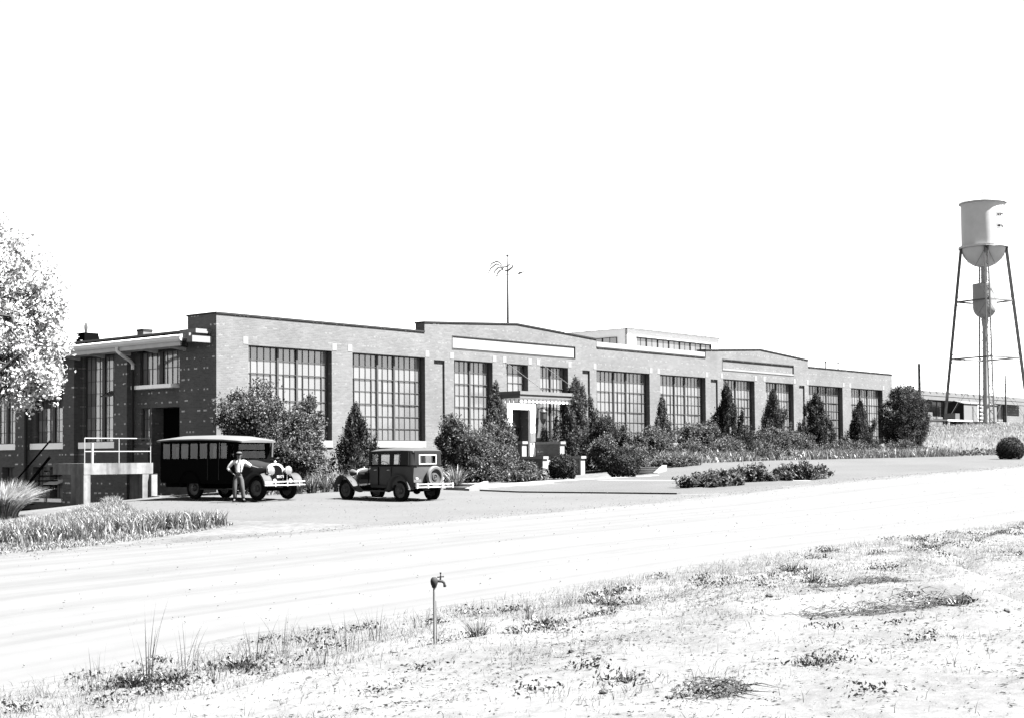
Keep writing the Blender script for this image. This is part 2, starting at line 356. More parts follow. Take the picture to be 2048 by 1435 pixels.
# kerb of the lawn along the driveway
k = MB()
for i in range(18):
    y0 = -19+i*.5; z0 = zg(4.8, y0); z1 = zg(4.8, y0+.5)
    k.loft([[(x, y, z) for x, z in ((4.72, zz-.2), (4.94, zz-.2), (4.94, zz+.04), (4.72, zz+.035))] for y, zz in ((y0, z0), (y0+.5, z1))], caps=i in (0, 17))
o = k.build('kerb', mat('kerb_stone', .05, .9)); o['kind'] = 'structure'; o['label'] = 'low concrete kerb between driveway and lawn'

# ------------------------------------------------------------------ factory
FB = empty('factory_building', (0, 0, 0), 0, 'long single storey brick factory with tall gridded windows and stepped parapet', 'factory')
def relief(us, zs, fn, place):
    """heightfield wall: fn(u,z) -> recess depth or None"""
    mb = MB(); us = sorted(set(us)); zs = sorted(set(zs)); D = {}
    for i in range(len(us)-1):
        for j in range(len(zs)-1): D[i, j] = fn((us[i]+us[i+1])/2, (zs[j]+zs[j+1])/2)
    for (i, j), d in D.items():
        if d is None: continue
        u0, u1, z0, z1 = us[i], us[i+1], zs[j], zs[j+1]
        mb.quad(place(u0, d, z0), place(u1, d, z0), place(u1, d, z1), place(u0, d, z1))
        for di, dj, a, b in ((1, 0, (u1, z0), (u1, z1)), (0, 1, (u1, z1), (u0, z1))):
            e = D.get((i+di, j+dj))
            if e is None or e == d: continue
            mb.quad(place(a[0], d, a[1]), place(b[0], d, b[1]), place(b[0], e, b[1]), place(a[0], e, a[1]))
    return mb
FW_ = [(1.64, 6.26, '535'), (7.49, 12.14, '535'), (14.15, 16.97, '44'), (20.72, 23.05, '44'), (25.56, 30.6, '535'), (31.66, 36.5, '535'),
       (38.49, 42.25, '55'), (43.62, 47.26, '55'), (49.31, 54.21, '535'), (55.5, 60.5, '535')]
ZS, ZT = 2.28, 6.19
def fdepth(u, z):
    if u < 0 or u > 62.1: return None
    for a, b, _ in FW_:
        if a < u < b and ZS < z < ZT: return .33
    if 18.04 < u < 19.73 and 4.79 < z < ZT: return .33
    if 18.32 < u < 19.7 and 1.3 < z < 3.87: return .7
    for a, b in ((12.75, 13.48), (24.3, 24.95), (37.1, 37.86), (48., 48.75)):
        if a < u < b and 1.0 < z < 6.12: return .1
    if 14.05 < u < 23.66 and 6.72 < z < 7.32: return .06
    if 38.46 < u < 47.28 and 6.74 < z < 7.4: return .06
    return 0
us = [0, 62.14, 18.04, 19.73, 18.32, 19.7, 12.75, 13.48, 24.3, 24.95, 37.1, 37.86, 48., 48.75, 14.05, 23.66, 38.46, 47.28]+[q for a, b, _ in FW_ for q in (a, b)]
zs = [-1.2, 7.38, ZS, ZT, 4.79, 1.3, 3.87, 1.0, 6.12, 6.72, 7.32, 6.74, 7.4-.02]
fw = relief(us, zs, fdepth, lambda u, d, z: (u, d, z))
# gabled parapets, thickness of the parapet and its ends
for a, m_, b in ((12.12, 18.85, 25.56), (36.55, 42.95, 49.3)):
    zb = 7.38; q = [(a, 0, zb), (b, 0, zb), (b, 0, 7.83), (m_, 0, 8.2), (a, 0, 7.83)]
    fw.prism(q, (0, .6, 0))
fw.quad((0, .8, -1), (62.14, .8, -1), (62.14, .8, 7.38), (0, .8, 7.38))
fw.quad((62.14, 0, -1.2), (62.14, .8, -1.2), (62.14, .8, 7.38), (62.14, 0, 7.38))
fw.build('front_wall', BR, FB)
cp = MB()
for a, b, zt in ((-.03, 12.12, 7.38), (49.3, 62.17, 7.38)): cp.box(a, b, -.04, .83, zt, zt+.07)
for a, m_, b in ((12.09, 18.85, 25.59), (36.52, 42.95, 49.33)):
    for p, q in (((a, 7.83), (m_, 8.2)), ((m_, 8.2), (b, 7.83))):
        cp.prism([(p[0], -.04, p[1]), (q[0], -.04, q[1]), (q[0], -.04, q[1]+.07), (p[0], -.04, p[1]+.07)], (0, .68, 0))
cp.box(25.6, 36.52, -.04, .83, 7.38, 7.45)
cp.build('coping', COPD, FB)
cb = MB(); cb.box(25.62, 36.5, .02, .8, 7.45, 7.72); cb.build('raised_kerb', WHITE, FB)
# panels
pb = MB(); pb.box(14.1, 23.61, .03, .058, 6.76, 7.3); pb.build('sign_panel', WHITE, FB, label='long blank whitewashed sign panel over the entrance')
for (a, b, z0, z1, w_, nm) in ((14.05, 23.66, 6.72, 7.32, .035, 'panel_border'), (38.46, 47.28, 6.74, 7.38, .05, 'panel_border')):
    e = MB(); e.box(a-w_, b+w_, -.012, .05, z0-w_, z0); e.box(a-w_, b+w_, -.012, .05, z1, z1+w_); e.box(a-w_, a, -.012, .05, z0, z1); e.box(b, b+w_, -.012, .05, z0, z1)
    e.build(nm, STEEL, FB)
e = MB(); e.box(38.46, 47.28, -.02, .05, 6.745, 6.83); e.build('panel_ledge', WHITE, FB)
def pane_quads(mb, u0, u1, z0, z1, nu, nz, P, d, jit=.004):
    for i in range(nu):
        for j in range(nz):
            a, b = u0+(u1-u0)*i/nu, u0+(u1-u0)*(i+1)/nu; c, e = z0+(z1-z0)*j/nz, z0+(z1-z0)*(j+1)/nz
            k = [d+random.uniform(-jit, jit) for _ in range(4)]
            mb.quad(P(a, k[0], c), P(b, k[1], c), P(b, k[2], e), P(a, k[3], e))
def window(u0, u1, z0, z1, cols, nz, P, dep, pane, parent, sill=None, holes=(), mull=.1, label=None, vent=True):
    """steel window: cols = panes per unit; P(u,d,z) places; parts: window > pane, sill"""
    n = sum(cols); fm = MB(); gl = MB(); w_ = u1-u0; u = u0; H = (z1-z0)/nz
    def bx(a, b, d0, d1, c, e):
        p = P(a, d0, c); q = P(b, d1, e); fm.box(min(p[0], q[0]), max(p[0], q[0]), min(p[1], q[1]), max(p[1], q[1]), c, e)
    for k, c in enumerate(cols):
        ue = u+w_*c/n
        if k: bx(u-mull/2, u+mull/2, dep-.07, dep-.01, z0, z1)
        for i in range(1, c):
            x = u+(ue-u)*i/c; bx(x-.011, x+.011, dep-.03, dep-.01, z0, z1)
        if vent and nz > 4:      # ventilator sash outline
            a = u+(ue-u)/c; b = ue-(ue-u)/c if c > 4 else ue
            c0, c1 = z0+H*(nz-4), z0+H*(nz-2)
            for q in (c0, c1): bx(a-.02, b+.02, dep-.05, dep-.033, q-.018, q+.018)
            for q in (a, b): bx(q-.018, q+.018, dep-.05, dep-.033, c0+.019, c1-.019)
        for i in range(c):
            for j in range(nz):
                a = u+(ue-u)*i/c; b = u+(ue-u)*(i+1)/c; p, q = z0+H*j, z0+H*(j+1)
                if any(h[0] < (a+b)/2 < h[1] and h[2] < (p+q)/2 < h[3] for h in holes): continue
                kk = [dep+random.uniform(-.003, .003) for _ in range(4)]
                gl.quad(P(a, kk[0], p), P(b, kk[1], p), P(b, kk[2], q), P(a, kk[3], q))
        u = ue
    for j in range(1, nz): bx(u0, u1, dep-.031, dep-.012, z0+H*j-.012, z0+H*j+.012)
    for a, b, c, e in ((u0, u1, z0, z0+.04), (u0, u1, z1-.04, z1), (u0, u0+.04, z0+.04, z1-.04), (u1-.04, u1, z0+.04, z1-.04)): bx(a, b, dep-.065, dep-.008, c, e)
    f = fm.build('window', STEEL, parent, label=label)
    gl.build('pane', pane, f)
    if sill:
        s = MB(); p = P(u0, sill[1], z0-sill[0]); q = P(u1, sill[2], z0-.001)
        s.box(min(p[0], q[0]), max(p[0], q[0]), min(p[1], q[1]), max(p[1], q[1]), z0-sill[0], z0-.001); s.build('sill', SHADEW if P(0, 1, 0)[0] == 1 else WHITE, f)  # shaded side sills take the lifted white, sunlit front sills the limewash
    return f
PF = lambda u, d, z: (u, d, z)
for a, b, c in FW_:
    window(a, b, ZS, ZT, [int(q) for q in c], 7, PF, .32, PANE, FB, (.3, -.05, .29))
    bl = MB()
    for q in (a-.28, b+.02): bl.box(q, q+.26, -.012, .02, ZT+.03, ZT+.34)
    bl.each('corner_block', STONE, FB)
window(18.04, 19.73, 4.79, ZT, [4], 3, PF, .32, PANE, FB, (.22, -.08, .29), vent=False)
bl = MB()
for q in (18.04-.28, 19.73+.02): bl.box(q, q+.26, -.012, .02, ZT+.03, ZT+.34)
bl.each('corner_block', STONE, FB)
# recess borders read dark through their own depth; panel borders are thin strips in the window steel
# entrance
sr = MB(); sr.box(17.9, 18.3, -.14, .3, 1.45, 4.2); sr.box(19.72, 20.12, -.14, .3, 1.45, 4.2); sr.box(18.3, 19.72, -.14, .3, 3.9, 4.2); sr.build('door_surround', SHADEW, FB)
dr = MB(); dr.box(18.33, 19.69, .5, .56, 3.1, 3.86); dr.box(18.33, 19.69, .45, .5, 3.02, 3.1)
for a in (18.33, 19.0): dr.box(a, a+.1, .45, .55, 1.5, 3.02)
dr.box(19.59, 19.69, .45, .55, 1.5, 3.02); dr.box(18.43, 19.59, .47, .53, 1.5, 2.1)
do = dr.build('entrance_door', mat('dark_door_paint', .02, .5), FB)
g = MB(); g.quad((18.4, .52, 2.1), (19.65, .52, 2.1), (19.65, .52, 3.05), (18.4, .52, 3.05)); g.build('glass', glassmat('door_glass', .012, .2, .1), do)
# canopy with dentils, hung on two rods
ca = empty('canopy', (0, 0, 0)); ca.parent = FB
c = MB()
for a, b, y0, y1 in ((17.5, 22.7, -1.3, -1.22), (17.5, 22.7, -.1, -.02), (17.5, 17.58, -1.22, -.1), (22.62, 22.7, -1.22, -.1)): c.box(a, b, y0, y1, 4.42, 4.72)
c.box(17.45, 22.75, -1.36, -1.3, 4.42, 4.5); c.box(17.45, 22.75, -1.38, -1.3, 4.6, 4.76); c.box(17.44, 17.5, -1.3, -.02, 4.6, 4.76)
for i in range(6): x = 18.3+i*.72; c.box(x, x+.04, -1.22, -.1, 4.62, 4.68)
c.build('canopy_frame', CANG, ca)
c = MB(); c.box(17.58, 22.62, -1.22, -.1, 4.682, 4.69); c.build('glass_roof', CLEAR, ca)
c = MB(); n = 17
for i in range(n): x = 17.55+.305*i; c.box(x, x+.19, -1.29, -1.24, 4.2, 4.419)
for i in range(4): y = -1.16+i*.28; c.box(17.51, 17.56, y, y+.17, 4.2, 4.419)
c.box(17.5, 22.7, -1.295, -1.235, 4.37, 4.421)
c.build('valance', SHADEW, ca, label='white toothed valance hanging from the canopy edge')
c = MB()
for x in (17.35, 20.3): c.tube((x+.6, -.01, 6.25), (x+2.3, -1.25, 4.75), .014); pass
c.each('tie_rod', STEEL, ca)
# stoop: floor, stepped cheek walls, steps
st = empty('entrance_stairs', (0, 0, 0)); st.parent = FB
s = MB(); s.box(17.41, 20.09, -1.2, -.15, .3, 1.5)
for i in range(6): s.box(17.42, 20.08, -1.2-.3*(i+1), -1.2-.3*i, .2, 1.5-.165*(i+1))
s.build('steps', CONC, st)
for x in (17.1, 20.1):
    s = MB(); s.box(x, x+.3, -1.7, -.15, .3, 2.14); s.box(x, x+.3, -3.0, -1.7, .3, 1.4); wl = s.build('cheek_wall', BR, st)
    s = MB(); s.box(x-.05, x+.35, -1.84, -.15, 2.14, 2.27); s.box(x-.05, x+.35, -3.14, -1.71, 1.4, 1.53)
    s.box(x-.02, x+.32, -3.08, -3.0, .3, 1.399); s.box(x-.02, x+.32, -1.78, -1.7, 1.53, 2.139); s.build('capping', WHITE, wl)
# wall lantern
ln = empty('wall_lantern', (20.5, 0, 3.55)); ln.parent = FB
s = MB(); s.box(-.05, .05, -.02, .03, -.1, .5); s.tube((0, 0, .4), (0, -.35, .48), .025); s.build('bracket', STEEL, ln)
s = MB(); s.lathe([(0, .42), (.1, .38), (.2, .25), (.16, .2), (.17, -.1), (.1, -.3), (.03, -.38), (0, -.4)], (0, -.35, 0), n=10); s.build('lantern_body', STEEL, ln)

# left side wall (x = 0 plane, recessed bays at x = .45)
bays = [(1.0, 'x'), ]
PIER = [(-.01, 2.45), (6.2, 7.15), (10.3, 11.2), (14.5, 15.3), (18.6, 19.4), (22.7, 23.5), (26.8, 27.6)]
def ldepth(u, z):
    if z > 6.12 and u > 1.9: return None
    if z > 7.3 and u > 1.9: return None
    for a, b in PIER:
        if a < u < b: return 0
    for (a, b, c, e) in LWIN:
        if a < u < b and c < z < e: return .62
    if 3.0 < u < 4.98 and 1.37 < z < 3.72: return 1.1
    if z < 2.02: return .22
    return .42
LWIN = [(3.0, 5.86, 4.68, 6.12), (5.1, 5.75, 2.3, 3.72)]
for a in (7.35, 11.4, 15.5, 19.6, 23.7): LWIN.append((a, a+2.8, 2.3, 6.12))
for a in (11.5, 12.95, 15.7, 17.15, 19.8, 21.2, 23.9, 25.3): LWIN.append((a, a+1.15, -.25, 1.2))
lus = [0, 1.9, 40, 3.0, 4.98]+[q for a in PIER for q in a if q >= 0]+[q for a in LWIN for q in a[:2]]
lzs = [-2, 7.38, 6.12, 1.37, 3.72, 2.02]+[q for a in LWIN for q in a[2:]]
lw = relief(lus, lzs, ldepth, lambda u, d, z: (d, u, z))
for a, b in PIER[1:]: lw.quad((0, a, 6.12), (0, b, 6.12), (.5, b, 6.12), (.5, a, 6.12))
lw.quad((0, 1.9, 6.12), (0, 1.9, 7.38), (1, 1.9, 7.38), (1, 1.9, 6.12)); lw.quad((0, .0, 7.38), (1, 0, 7.38), (1, 1.9, 7.38), (0, 1.9, 7.38))
lw.build('side_wall', BR, FB)
c = MB(); c.box(-.04, .8, .83, 1.95, 7.381, 7.45); c.build('coping', COPD, FB)
PL = lambda u, d, z: (d, u, z)
def vents(hs):
    return hs
for i, (a, b, c, e) in enumerate(LWIN):
    if c > 4: window(a, b, c, e, [4, 4], 2, PL, .58, PANEL_, FB, (.16, -.03, .6), mull=.22, vent=False)
    elif b-a < .8: window(a, b, c, e, [3], 3, PL, .58, PANEL_, FB, vent=False)
    elif c > 1:
        holes = {7.35: [(7.4, 8.1, 3.9, 5.05)], 11.4: [(11.5, 12.3, 3.7, 4.9), (13.0, 14.0, 3.7, 4.9)]}.get(a, [])
        f = window(a, b, c, e, [4, 4], 7, PL, .58, PANEL_, FB, (.28, .12, .6), holes=holes, mull=.22, vent=False)
        for h in holes:
            H = (e-c)/7; q0 = c+round((h[2]-c)/H)*H; q1 = c+round((h[3]-c)/H)*H
            s = MB(); pvx, pvz = .5, (q0*.45+q1*.55); w0, w1 = h[0]-.05, h[1]+.1; L_ = (q1-q0)*.52
            dx, dz = -L_*.93, -L_*.42
            for t in range(4):
                yy = w0+(w1-w0)*t/3; s.beam((pvx-dx*.25, yy, pvz-dz*.25), (pvx+dx, yy, pvz+dz), .03, .03)
            s.beam((pvx+dx, w0, pvz+dz), (pvx+dx, w1, pvz+dz), .04, .03); s.beam((pvx-dx*.25, w0, pvz-dz*.25), (pvx-dx*.25, w1, pvz-dz*.25), .04, .03)
            v = s.build('open_ventilator', STEEL, f)
            s = MB(); s.quad((pvx-dx*.25, w0, pvz-dz*.25-.005), (pvx-dx*.25, w1, pvz-dz*.25-.005), (pvx+dx, w1, pvz+dz-.005), (pvx+dx, w0, pvz+dz-.005)); s.build('pane', PANEL_, v)
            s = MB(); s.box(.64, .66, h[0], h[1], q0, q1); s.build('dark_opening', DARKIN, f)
    else:
        f = window(a, b, c, e, [4], 3, PL, .58, PANEL_, FB, (.16, .1, .6), vent=False)
        if a == 12.95 or a == 11.5:
            s = MB(); s.beam((.5, a, .62), (-.1, a, .42), .03, .03); s.beam((.5, b, .62), (-.1, b, .42), .03, .03); s.beam((-.1, a, .42), (-.1, b, .42), .03, .03); s.quad((.5, a, .62), (.5, b, .62), (-.1, b, .42), (-.1, a, .42))
            if a == 11.5: s.build('open_ventilator', [WOODW], f)
# side door in its deep recess
s = MB(); s.box(1.0, 1.06, 3.05, 4.95, 1.38, 3.7); s.build('side_door', DARKIN, FB)
# roof, eaves, gutter, downpipe, rafter ends
r = MB()
r.prism([(-.85, 1.4, 6.52), (-.85, 1.4, 6.42), (9, 1.4, 7.0), (9, 1.4, 7.1)], (0, 38.6, 0)); r.build('side_roof', ROOFM, FB)
r = MB(); r.box(.9, 62, .82, 40, 6.9, 6.98); r.build('main_roof', ROOFM, FB)
r = MB(); r.box(-.9, -.83, 1.2, 40, 6.1, 6.36); r.box(-.83, .0, 2.46, 40, 6.13, 6.17); r.build('fascia', WOODW, FB)
r = MB(); r.loft([[(x, y, z) for x, z in ((-1.02, 6.5), (-1.05, 6.36), (-.98, 6.28), (-.9, 6.28), (-.86, 6.56))] for y in (1.0, 40)]); r.build('gutter', GUTT, FB, label='white timber gutter along the side eaves')
r = MB(); r.box(-1.0, .0, -.0+.25, .6, 6.2, 6.45); r.box(-.9, 0, .6, 1.4, 6.36, 6.58); r.box(-.75, -.0, .35, 1.4, 6.58, 6.75); r.build('eaves_return', SURR, FB)
r = MB()
for i in range(12):
    y = 2.0+i*1.95; r.prism([(-.8, y, 6.128), (0.0, y, 6.128), (0.0, y, 5.98), (-.8, y, 6.08)], (0, .14, 0))
r.each('rafter_end', WOODW, FB)
r = MB(); r.path([(-.97, 5.5, 6.28), (-.97, 5.5, 6.1), (-.9, 5.4, 6.0), (-.3, 4.9+.6, 5.72), (-.12, 5.6, 5.6), (-.12, 5.6, 5.38)], .075, 8); r.build('downpipe_elbow', GUTT, FB, smooth=True)
r = MB(); r.tube((-.12, 5.6, 5.38), (-.12, 5.6, -.4), .06); r.tube((-.08, 14.2, 6.1), (-.08, 14.2, -.6), .06); r.each('downpipe', RUST, FB)
# monitor (clerestory) on the roof
MO = empty('roof_monitor', (0, 0, 0)); MO.parent = FB
mw = relief([48., 60.6, 49.1, 59.5], [6.9, 10.85, 9.3, 10.25], lambda u, z: .12 if 49.1 < u < 59.5 and 9.3 < z < 10.25 else 0, lambda u, d, z: (u, 14+d, z))
mw.box(48.002, 60.6, 14.2, 30, 6.9, 10.85)
mw.build('monitor_wall', SHADEW, MO)
window(49.1, 59.5, 9.3, 10.25, [2]*7, 1, lambda u, d, z: (u, 14+d, z), .11, glassmat('monitor_pane', .06, .15), MO, vent=False, mull=.05)
s = MB(); s.box(49.1, 59.5, 13.97, 14.03, 10.25, 10.33); s.build('window_head', STEEL, MO)
window(14.9, 17.6, 9.45, 10.25, [2, 2], 1, lambda u, d, z: (48-.0+d-.11, u, z), .1, glassmat('monitor_side_pane', .05, .15), MO, vent=False, mull=.05)
window(18.2, 20.6, 9.45, 10.25, [2, 2], 1, lambda u, d, z: (48-.0+d-.11, u, z), .1, glassmat('monitor_side_pane2', .05, .15), MO, vent=False, mull=.05)
s = MB(); s.add([(47.75, 13.75, 10.85), (61.3, 13.75, 10.85), (61.3, 31, 10.85), (47.75, 31, 10.85), (54, 19, 11.65), (55, 25, 11.65)],
      [(0, 1, 4), (1, 2, 5, 4), (2, 3, 5), (3, 0, 4, 5), (0, 3, 2, 1)]); s.build('monitor_roof', mat('pale_roof', .8, .8), MO)

# things on the roof
def chimney(x, y, w_, d_, z1, lab, m_=None, z0=6.5):
    e = empty('chimney', (x, y, z0), 0, lab, 'chimney'); s = MB(); s.box(-w_/2, w_/2, -d_/2, d_/2, 0, z1-z0-.1); s.build('stack', m_ or BR, e)
    s = MB(); s.box(-w_/2-.02, w_/2+.02, -d_/2-.02, d_/2+.02, z1-z0-.099, z1-z0); s.build('cap', COPD, e)
chimney(1.2, 13.9, .8, .5, 7.9, 'square chimney at the far left of the roof, half behind the tree crown')
chimney(3.9, 10.5, .5, .5, 7.66, 'low square chimney on the roof nearest the tall corner wall')
e = empty('roof_ventilator', (2.0, 12.4, 6.8), 0, 'dark boxy roof ventilator with an upright fin between two chimneys', 'vent')
s = MB(); s.box(-.35, .4, -.35, .35, 0, .68); s.prism([(.4, -.35, 0), (.6, -.35, 0), (.4, -.35, .6)], (0, .7, 0)); s.build('housing', DARKIN, e)
s = MB(); s.ell((-.05, 0, .95), (.1, .05, .27)); s.build('fin', STEEL, e)
for i, (x, y, z1) in enumerate(((57.5, 3, 8.35), (70.0-8.6, 4, 8.5))):
    e = empty('vent_pipe', (x, y, 6.95), 0, ['thin vent pipe above the right parapet, nearer the gable', 'thin vent pipe above the far right end of the parapet'][i], 'pipe')
    s = MB(); s.tube((0, 0, 0), (0, 0, z1-6.95), .045); s.build('pipe', STEEL, e); s = MB(); s.tube((0, 0, z1-6.95-.12), (0, 0, z1-6.95), .07); s.build('collar', STEEL, e)

# weathervane
WV = empty('weathervane', (21.1, 2.5, 6.95), 0, 'tall rooster weathervane on a thin pole above the entrance gable', 'weathervane')
s = MB(); s.path([(0, 0, 0), (0, 0, 1.6), (0, 0, 4.3), (.0, 0, 5.25)], [.08, .07, .04, .015], 8); s.build('pole', STEEL, WV)
s = MB(); s.ell((0, 0, 5.25), .07); s.build('finial', STEEL, WV, smooth=True)
s = MB()
Dv = Vector((.65, -.76, 0))   # plane of the vane, seen broadside
def P2(a, z): return (Dv.x*a, Dv.y*a, z)
s.beam(P2(-.75, 4.15), P2(.75, 4.3), .02, .025); s.prism([P2(.55, 4.2), P2(.95, 4.4), P2(.6, 4.36)], (.02, .02, 0))
for a0, z0, a1, z1, a2, z2 in ((-.2, 4.55, -.55, 4.95, -1.0, 4.6), (-.22, 4.5, -.6, 4.8, -1.1, 4.2), (-.22, 4.45, -.5, 4.6, -.75, 4.15), (-.2, 4.4, -.4, 4.45, -.6, 4.0), (.3, 4.75, -.05, 4.65, -.3, 4.5)):
    s.path([P2(a0, z0), P2((a0+a1)/2, (z0+z1)/2+.08), P2(a1, z1), P2((a1+a2)/2-.05, (z1+z2)/2+.06), P2(a2, z2)], [.015, .03, .045, .035, .01], 5)
s.path([P2(.3, 4.75), P2(.25, 4.62), P2(.1, 4.5), P2(-.15, 4.42)], [.03, .05, .06, .04], 6); s.path([P2(.05, 4.45), P2(.02, 4.25)], .012, 4)
s.build('rooster', STEEL, WV)

# loading dock at the side door
DK = empty('loading_dock', (-2.7, 2.45, -.3), 0, 'stained concrete loading dock with pipe railing at the side door', 'dock')
s = MB(); s.box(-1.8, 1.4, 0, 2.2, 1.24, 1.68); s.box(1.4, 2.65, .9, 2.2, 1.24, 1.68); s.build('deck', DOCKC, DK)
for x in (-1.8, .9): s = MB(); s.box(x, x+.3, .01, .9, -.4, 1.24); s.build('pier', DOCKC, DK)
s = MB(); s.box(-1.5, .9, .3, .5, -.3, .12); s.build('base_beam', DOCKC, DK)
s = MB(); s.box(1.22, 1.5, -.15, .9, -.3, 1.2); s.box(1.22, 2.0, -.7, -.16, -.3, .34); s.build('step_block', DOCKC, DK)
s = MB(); Z0 = 1.68
for x in (-1.72, -.16, 1.33): s.tube((x, .08, Z0), (x, .08, Z0+.98), .02)
for z in (.46, .98): s.tube((-1.72, .08, Z0+z), (1.33, .08, Z0+z), .021)
s.box(-1.42, -1.34, .04, .12, Z0, Z0+.8)
s.build('railing', PIPEW, DK)
s = MB(); s.beam((-1.8, 2.4, 1.95), (-1.8, 5.9, -.4), .06, .09); s.beam((-1.8, 2.4, 2.6), (-1.8, 5.9, .4), .05, .05); s.beam((-1.8, 5.8, -.4), (-1.8, 5.8, .45), .05, .05)
for i in range(9): s.box(-1.8, -.9, 2.6+i*.35, 2.85+i*.35, 1.35-i*.2, 1.4-i*.2)
s.build('stair', DARKIN, DK, label='dark steel stair descending behind the dock')
# ------------------------------------------------------------------ vehicles (local: +Y forward, +X right, origin on the ground between the rear wheels)
def wheel(parent, name, x, y, r, w_, side, disc, spokes=False):
    e = empty(name, (x, y, r)); e.parent = parent
    s = MB(); s.lathe([(r*.68, -w_/2), (r*.86, -w_/2*1.05), (r*.97, -w_*.36), (r, 0), (r*.97, w_*.36), (r*.86, w_/2*1.05), (r*.68, w_/2), (r*.68, -w_/2)], ax=(1, 0, 0), n=32)
    s.build('tyre', RUBBER, e, smooth=True)
    s = MB(); q = side
    s.lathe([(r*.69, q*w_*.3), (r*.66, q*w_*.42), (r*.60, q*w_*.2), (r*.3, q*w_*.15), (r*.27, q*w_*.45), (r*.2, q*w_*.6), (0, q*w_*.62)], ax=(1, 0, 0), n=28)
    s.lathe([(r*.69, -q*w_*.3), (r*.5, -q*w_*.1), (0, -q*w_*.1)], ax=(1, 0, 0), n=28)
    if spokes:
        for i in range(12):
            t = 2*math.pi*i/12; s.beam((q*w_*.3, .2*r*math.cos(t), .2*r*math.sin(t)), (q*w_*.38, .62*r*math.cos(t), .62*r*math.sin(t)), .035, .03, (1, 0, 0))
    s.build('rim', disc, e, smooth=True)
    s = MB()
    for i in range(6):
        t = 2*math.pi*i/6; s.ell((q*w_*.5, .34*r*math.cos(t), .34*r*math.sin(t)), .014, 6, 4)
    s.lathe([(r*.17, q*w_*.55), (r*.15, q*w_*.8), (0, q*w_*.88)], ax=(1, 0, 0), n=14); s.build('hub_cap', disc, e, smooth=True)
    return e
def fender(parent, x0, x1, pts, mat_, th=.02, crown=.05, name='fender', side=1):
    """crowned sheet swept along (y,z) points between x0 and x1, with a skirt on the outer edge"""
    s = MB(); secs = []; P = [Vector((0, a, b)) for a, b in pts]; n = len(P)
    for i, p in enumerate(P):
        d = (P[min(i+1, n-1)]-P[max(i-1, 0)]).normalized(); nn = Vector((0, -d.z, d.y))
        top = [p+Vector((x0+(x1-x0)*t, 0, 0))+nn*(crown*(1-(2*t-1)**2)) for t in (0, .15, .35, .6, .8, .92, 1)]
        top.append(top[-1]-nn*.05)
        bot = [q-nn*th for q in reversed(top)]
        secs.append(top+bot)
    s.loft(secs); return s.build(name, mat_, parent, smooth=True)
def arc(cy, cz, r, a0, a1, n=10): return [(cy+r*math.cos(rad(a0+(a1-a0)*i/n)), cz+r*math.sin(rad(a0+(a1-a0)*i/n))) for i in range(n+1)]
def bz(pts, n=12):
    out = []
    for i in range(n+1):
        t = i/n; q = [Vector(p) for p in pts]
        while len(q) > 1: q = [a.lerp(b, t) for a, b in zip(q, q[1:])]
        out.append(tuple(q[0]))
    return out
def holed(mb, pl, rng_u, rng_z, holes, th):
    """flat panel with rectangular holes; pl(u,z,t) -> point"""
    us = sorted(set(list(rng_u)+[q for h in holes for q in h[:2]])); zs = sorted(set(list(rng_z)+[q for h in holes for q in h[2:]]))
    for i in range(len(us)-1):
        j = 0
        while j < len(zs)-1:
            u, z = (us[i]+us[i+1])/2, (zs[j]+zs[j+1])/2
            if not any(h[0] < u < h[1] and h[2] < z < h[3] for h in holes):
                a = [pl(us[i], zs[j], 0), pl(us[i+1], zs[j], 0), pl(us[i+1], zs[j+1], 0), pl(us[i], zs[j+1], 0)]
                b = [pl(us[i], zs[j], th), pl(us[i+1], zs[j], th), pl(us[i+1], zs[j+1], th), pl(us[i], zs[j+1], th)]
                mb.add(a+b, [(0, 1, 2, 3), (7, 6, 5, 4)]+[(k, k+4, (k+1) % 4+4, (k+1) % 4) for k in range(4)])
            j += 1
def headlamp(parent, x, y, z, r, d=1, lens=CHROME):
    s = MB(); s.lathe([(0, -.2), (r*.5, -.17), (r*.85, -.08), (r, 0), (r*1.06, .01), (r*1.06, .03), (r, .035)], (x, y, z), (0, d, 0), 18); h = s.build('headlight', lens, parent, smooth=True)
    s = MB(); s.lathe([(r*.98, .03), (r*.6, .045), (0, .05)], (x, y, z), (0, d, 0), 18); s.build('lens', mat('lamp_lens', .12, .2, .6) if 'lamp_lens' not in bpy.data.materials else bpy.data.materials['lamp_lens'], h, smooth=True)
def lettering(parent, name, txt, size, loc, rot, mat_):
    c = bpy.data.curves.new('t', 'FONT'); c.body = txt; c.size = size; c.extrude = .002; c.align_x = 'CENTER'; c.align_y = 'CENTER'; c.space_character = 1.05
    t = bpy.data.objects.new('t', c); COL.objects.link(t); dg = bpy.context.evaluated_depsgraph_get(); me = bpy.data.meshes.new_from_object(t.evaluated_get(dg))
    bpy.data.objects.remove(t); me.materials.clear(); me.materials.append(mat_); o = bpy.data.objects.new(name, me); COL.objects.link(o); o.parent = parent; o.location = loc; o.rotation_euler = rot; return o

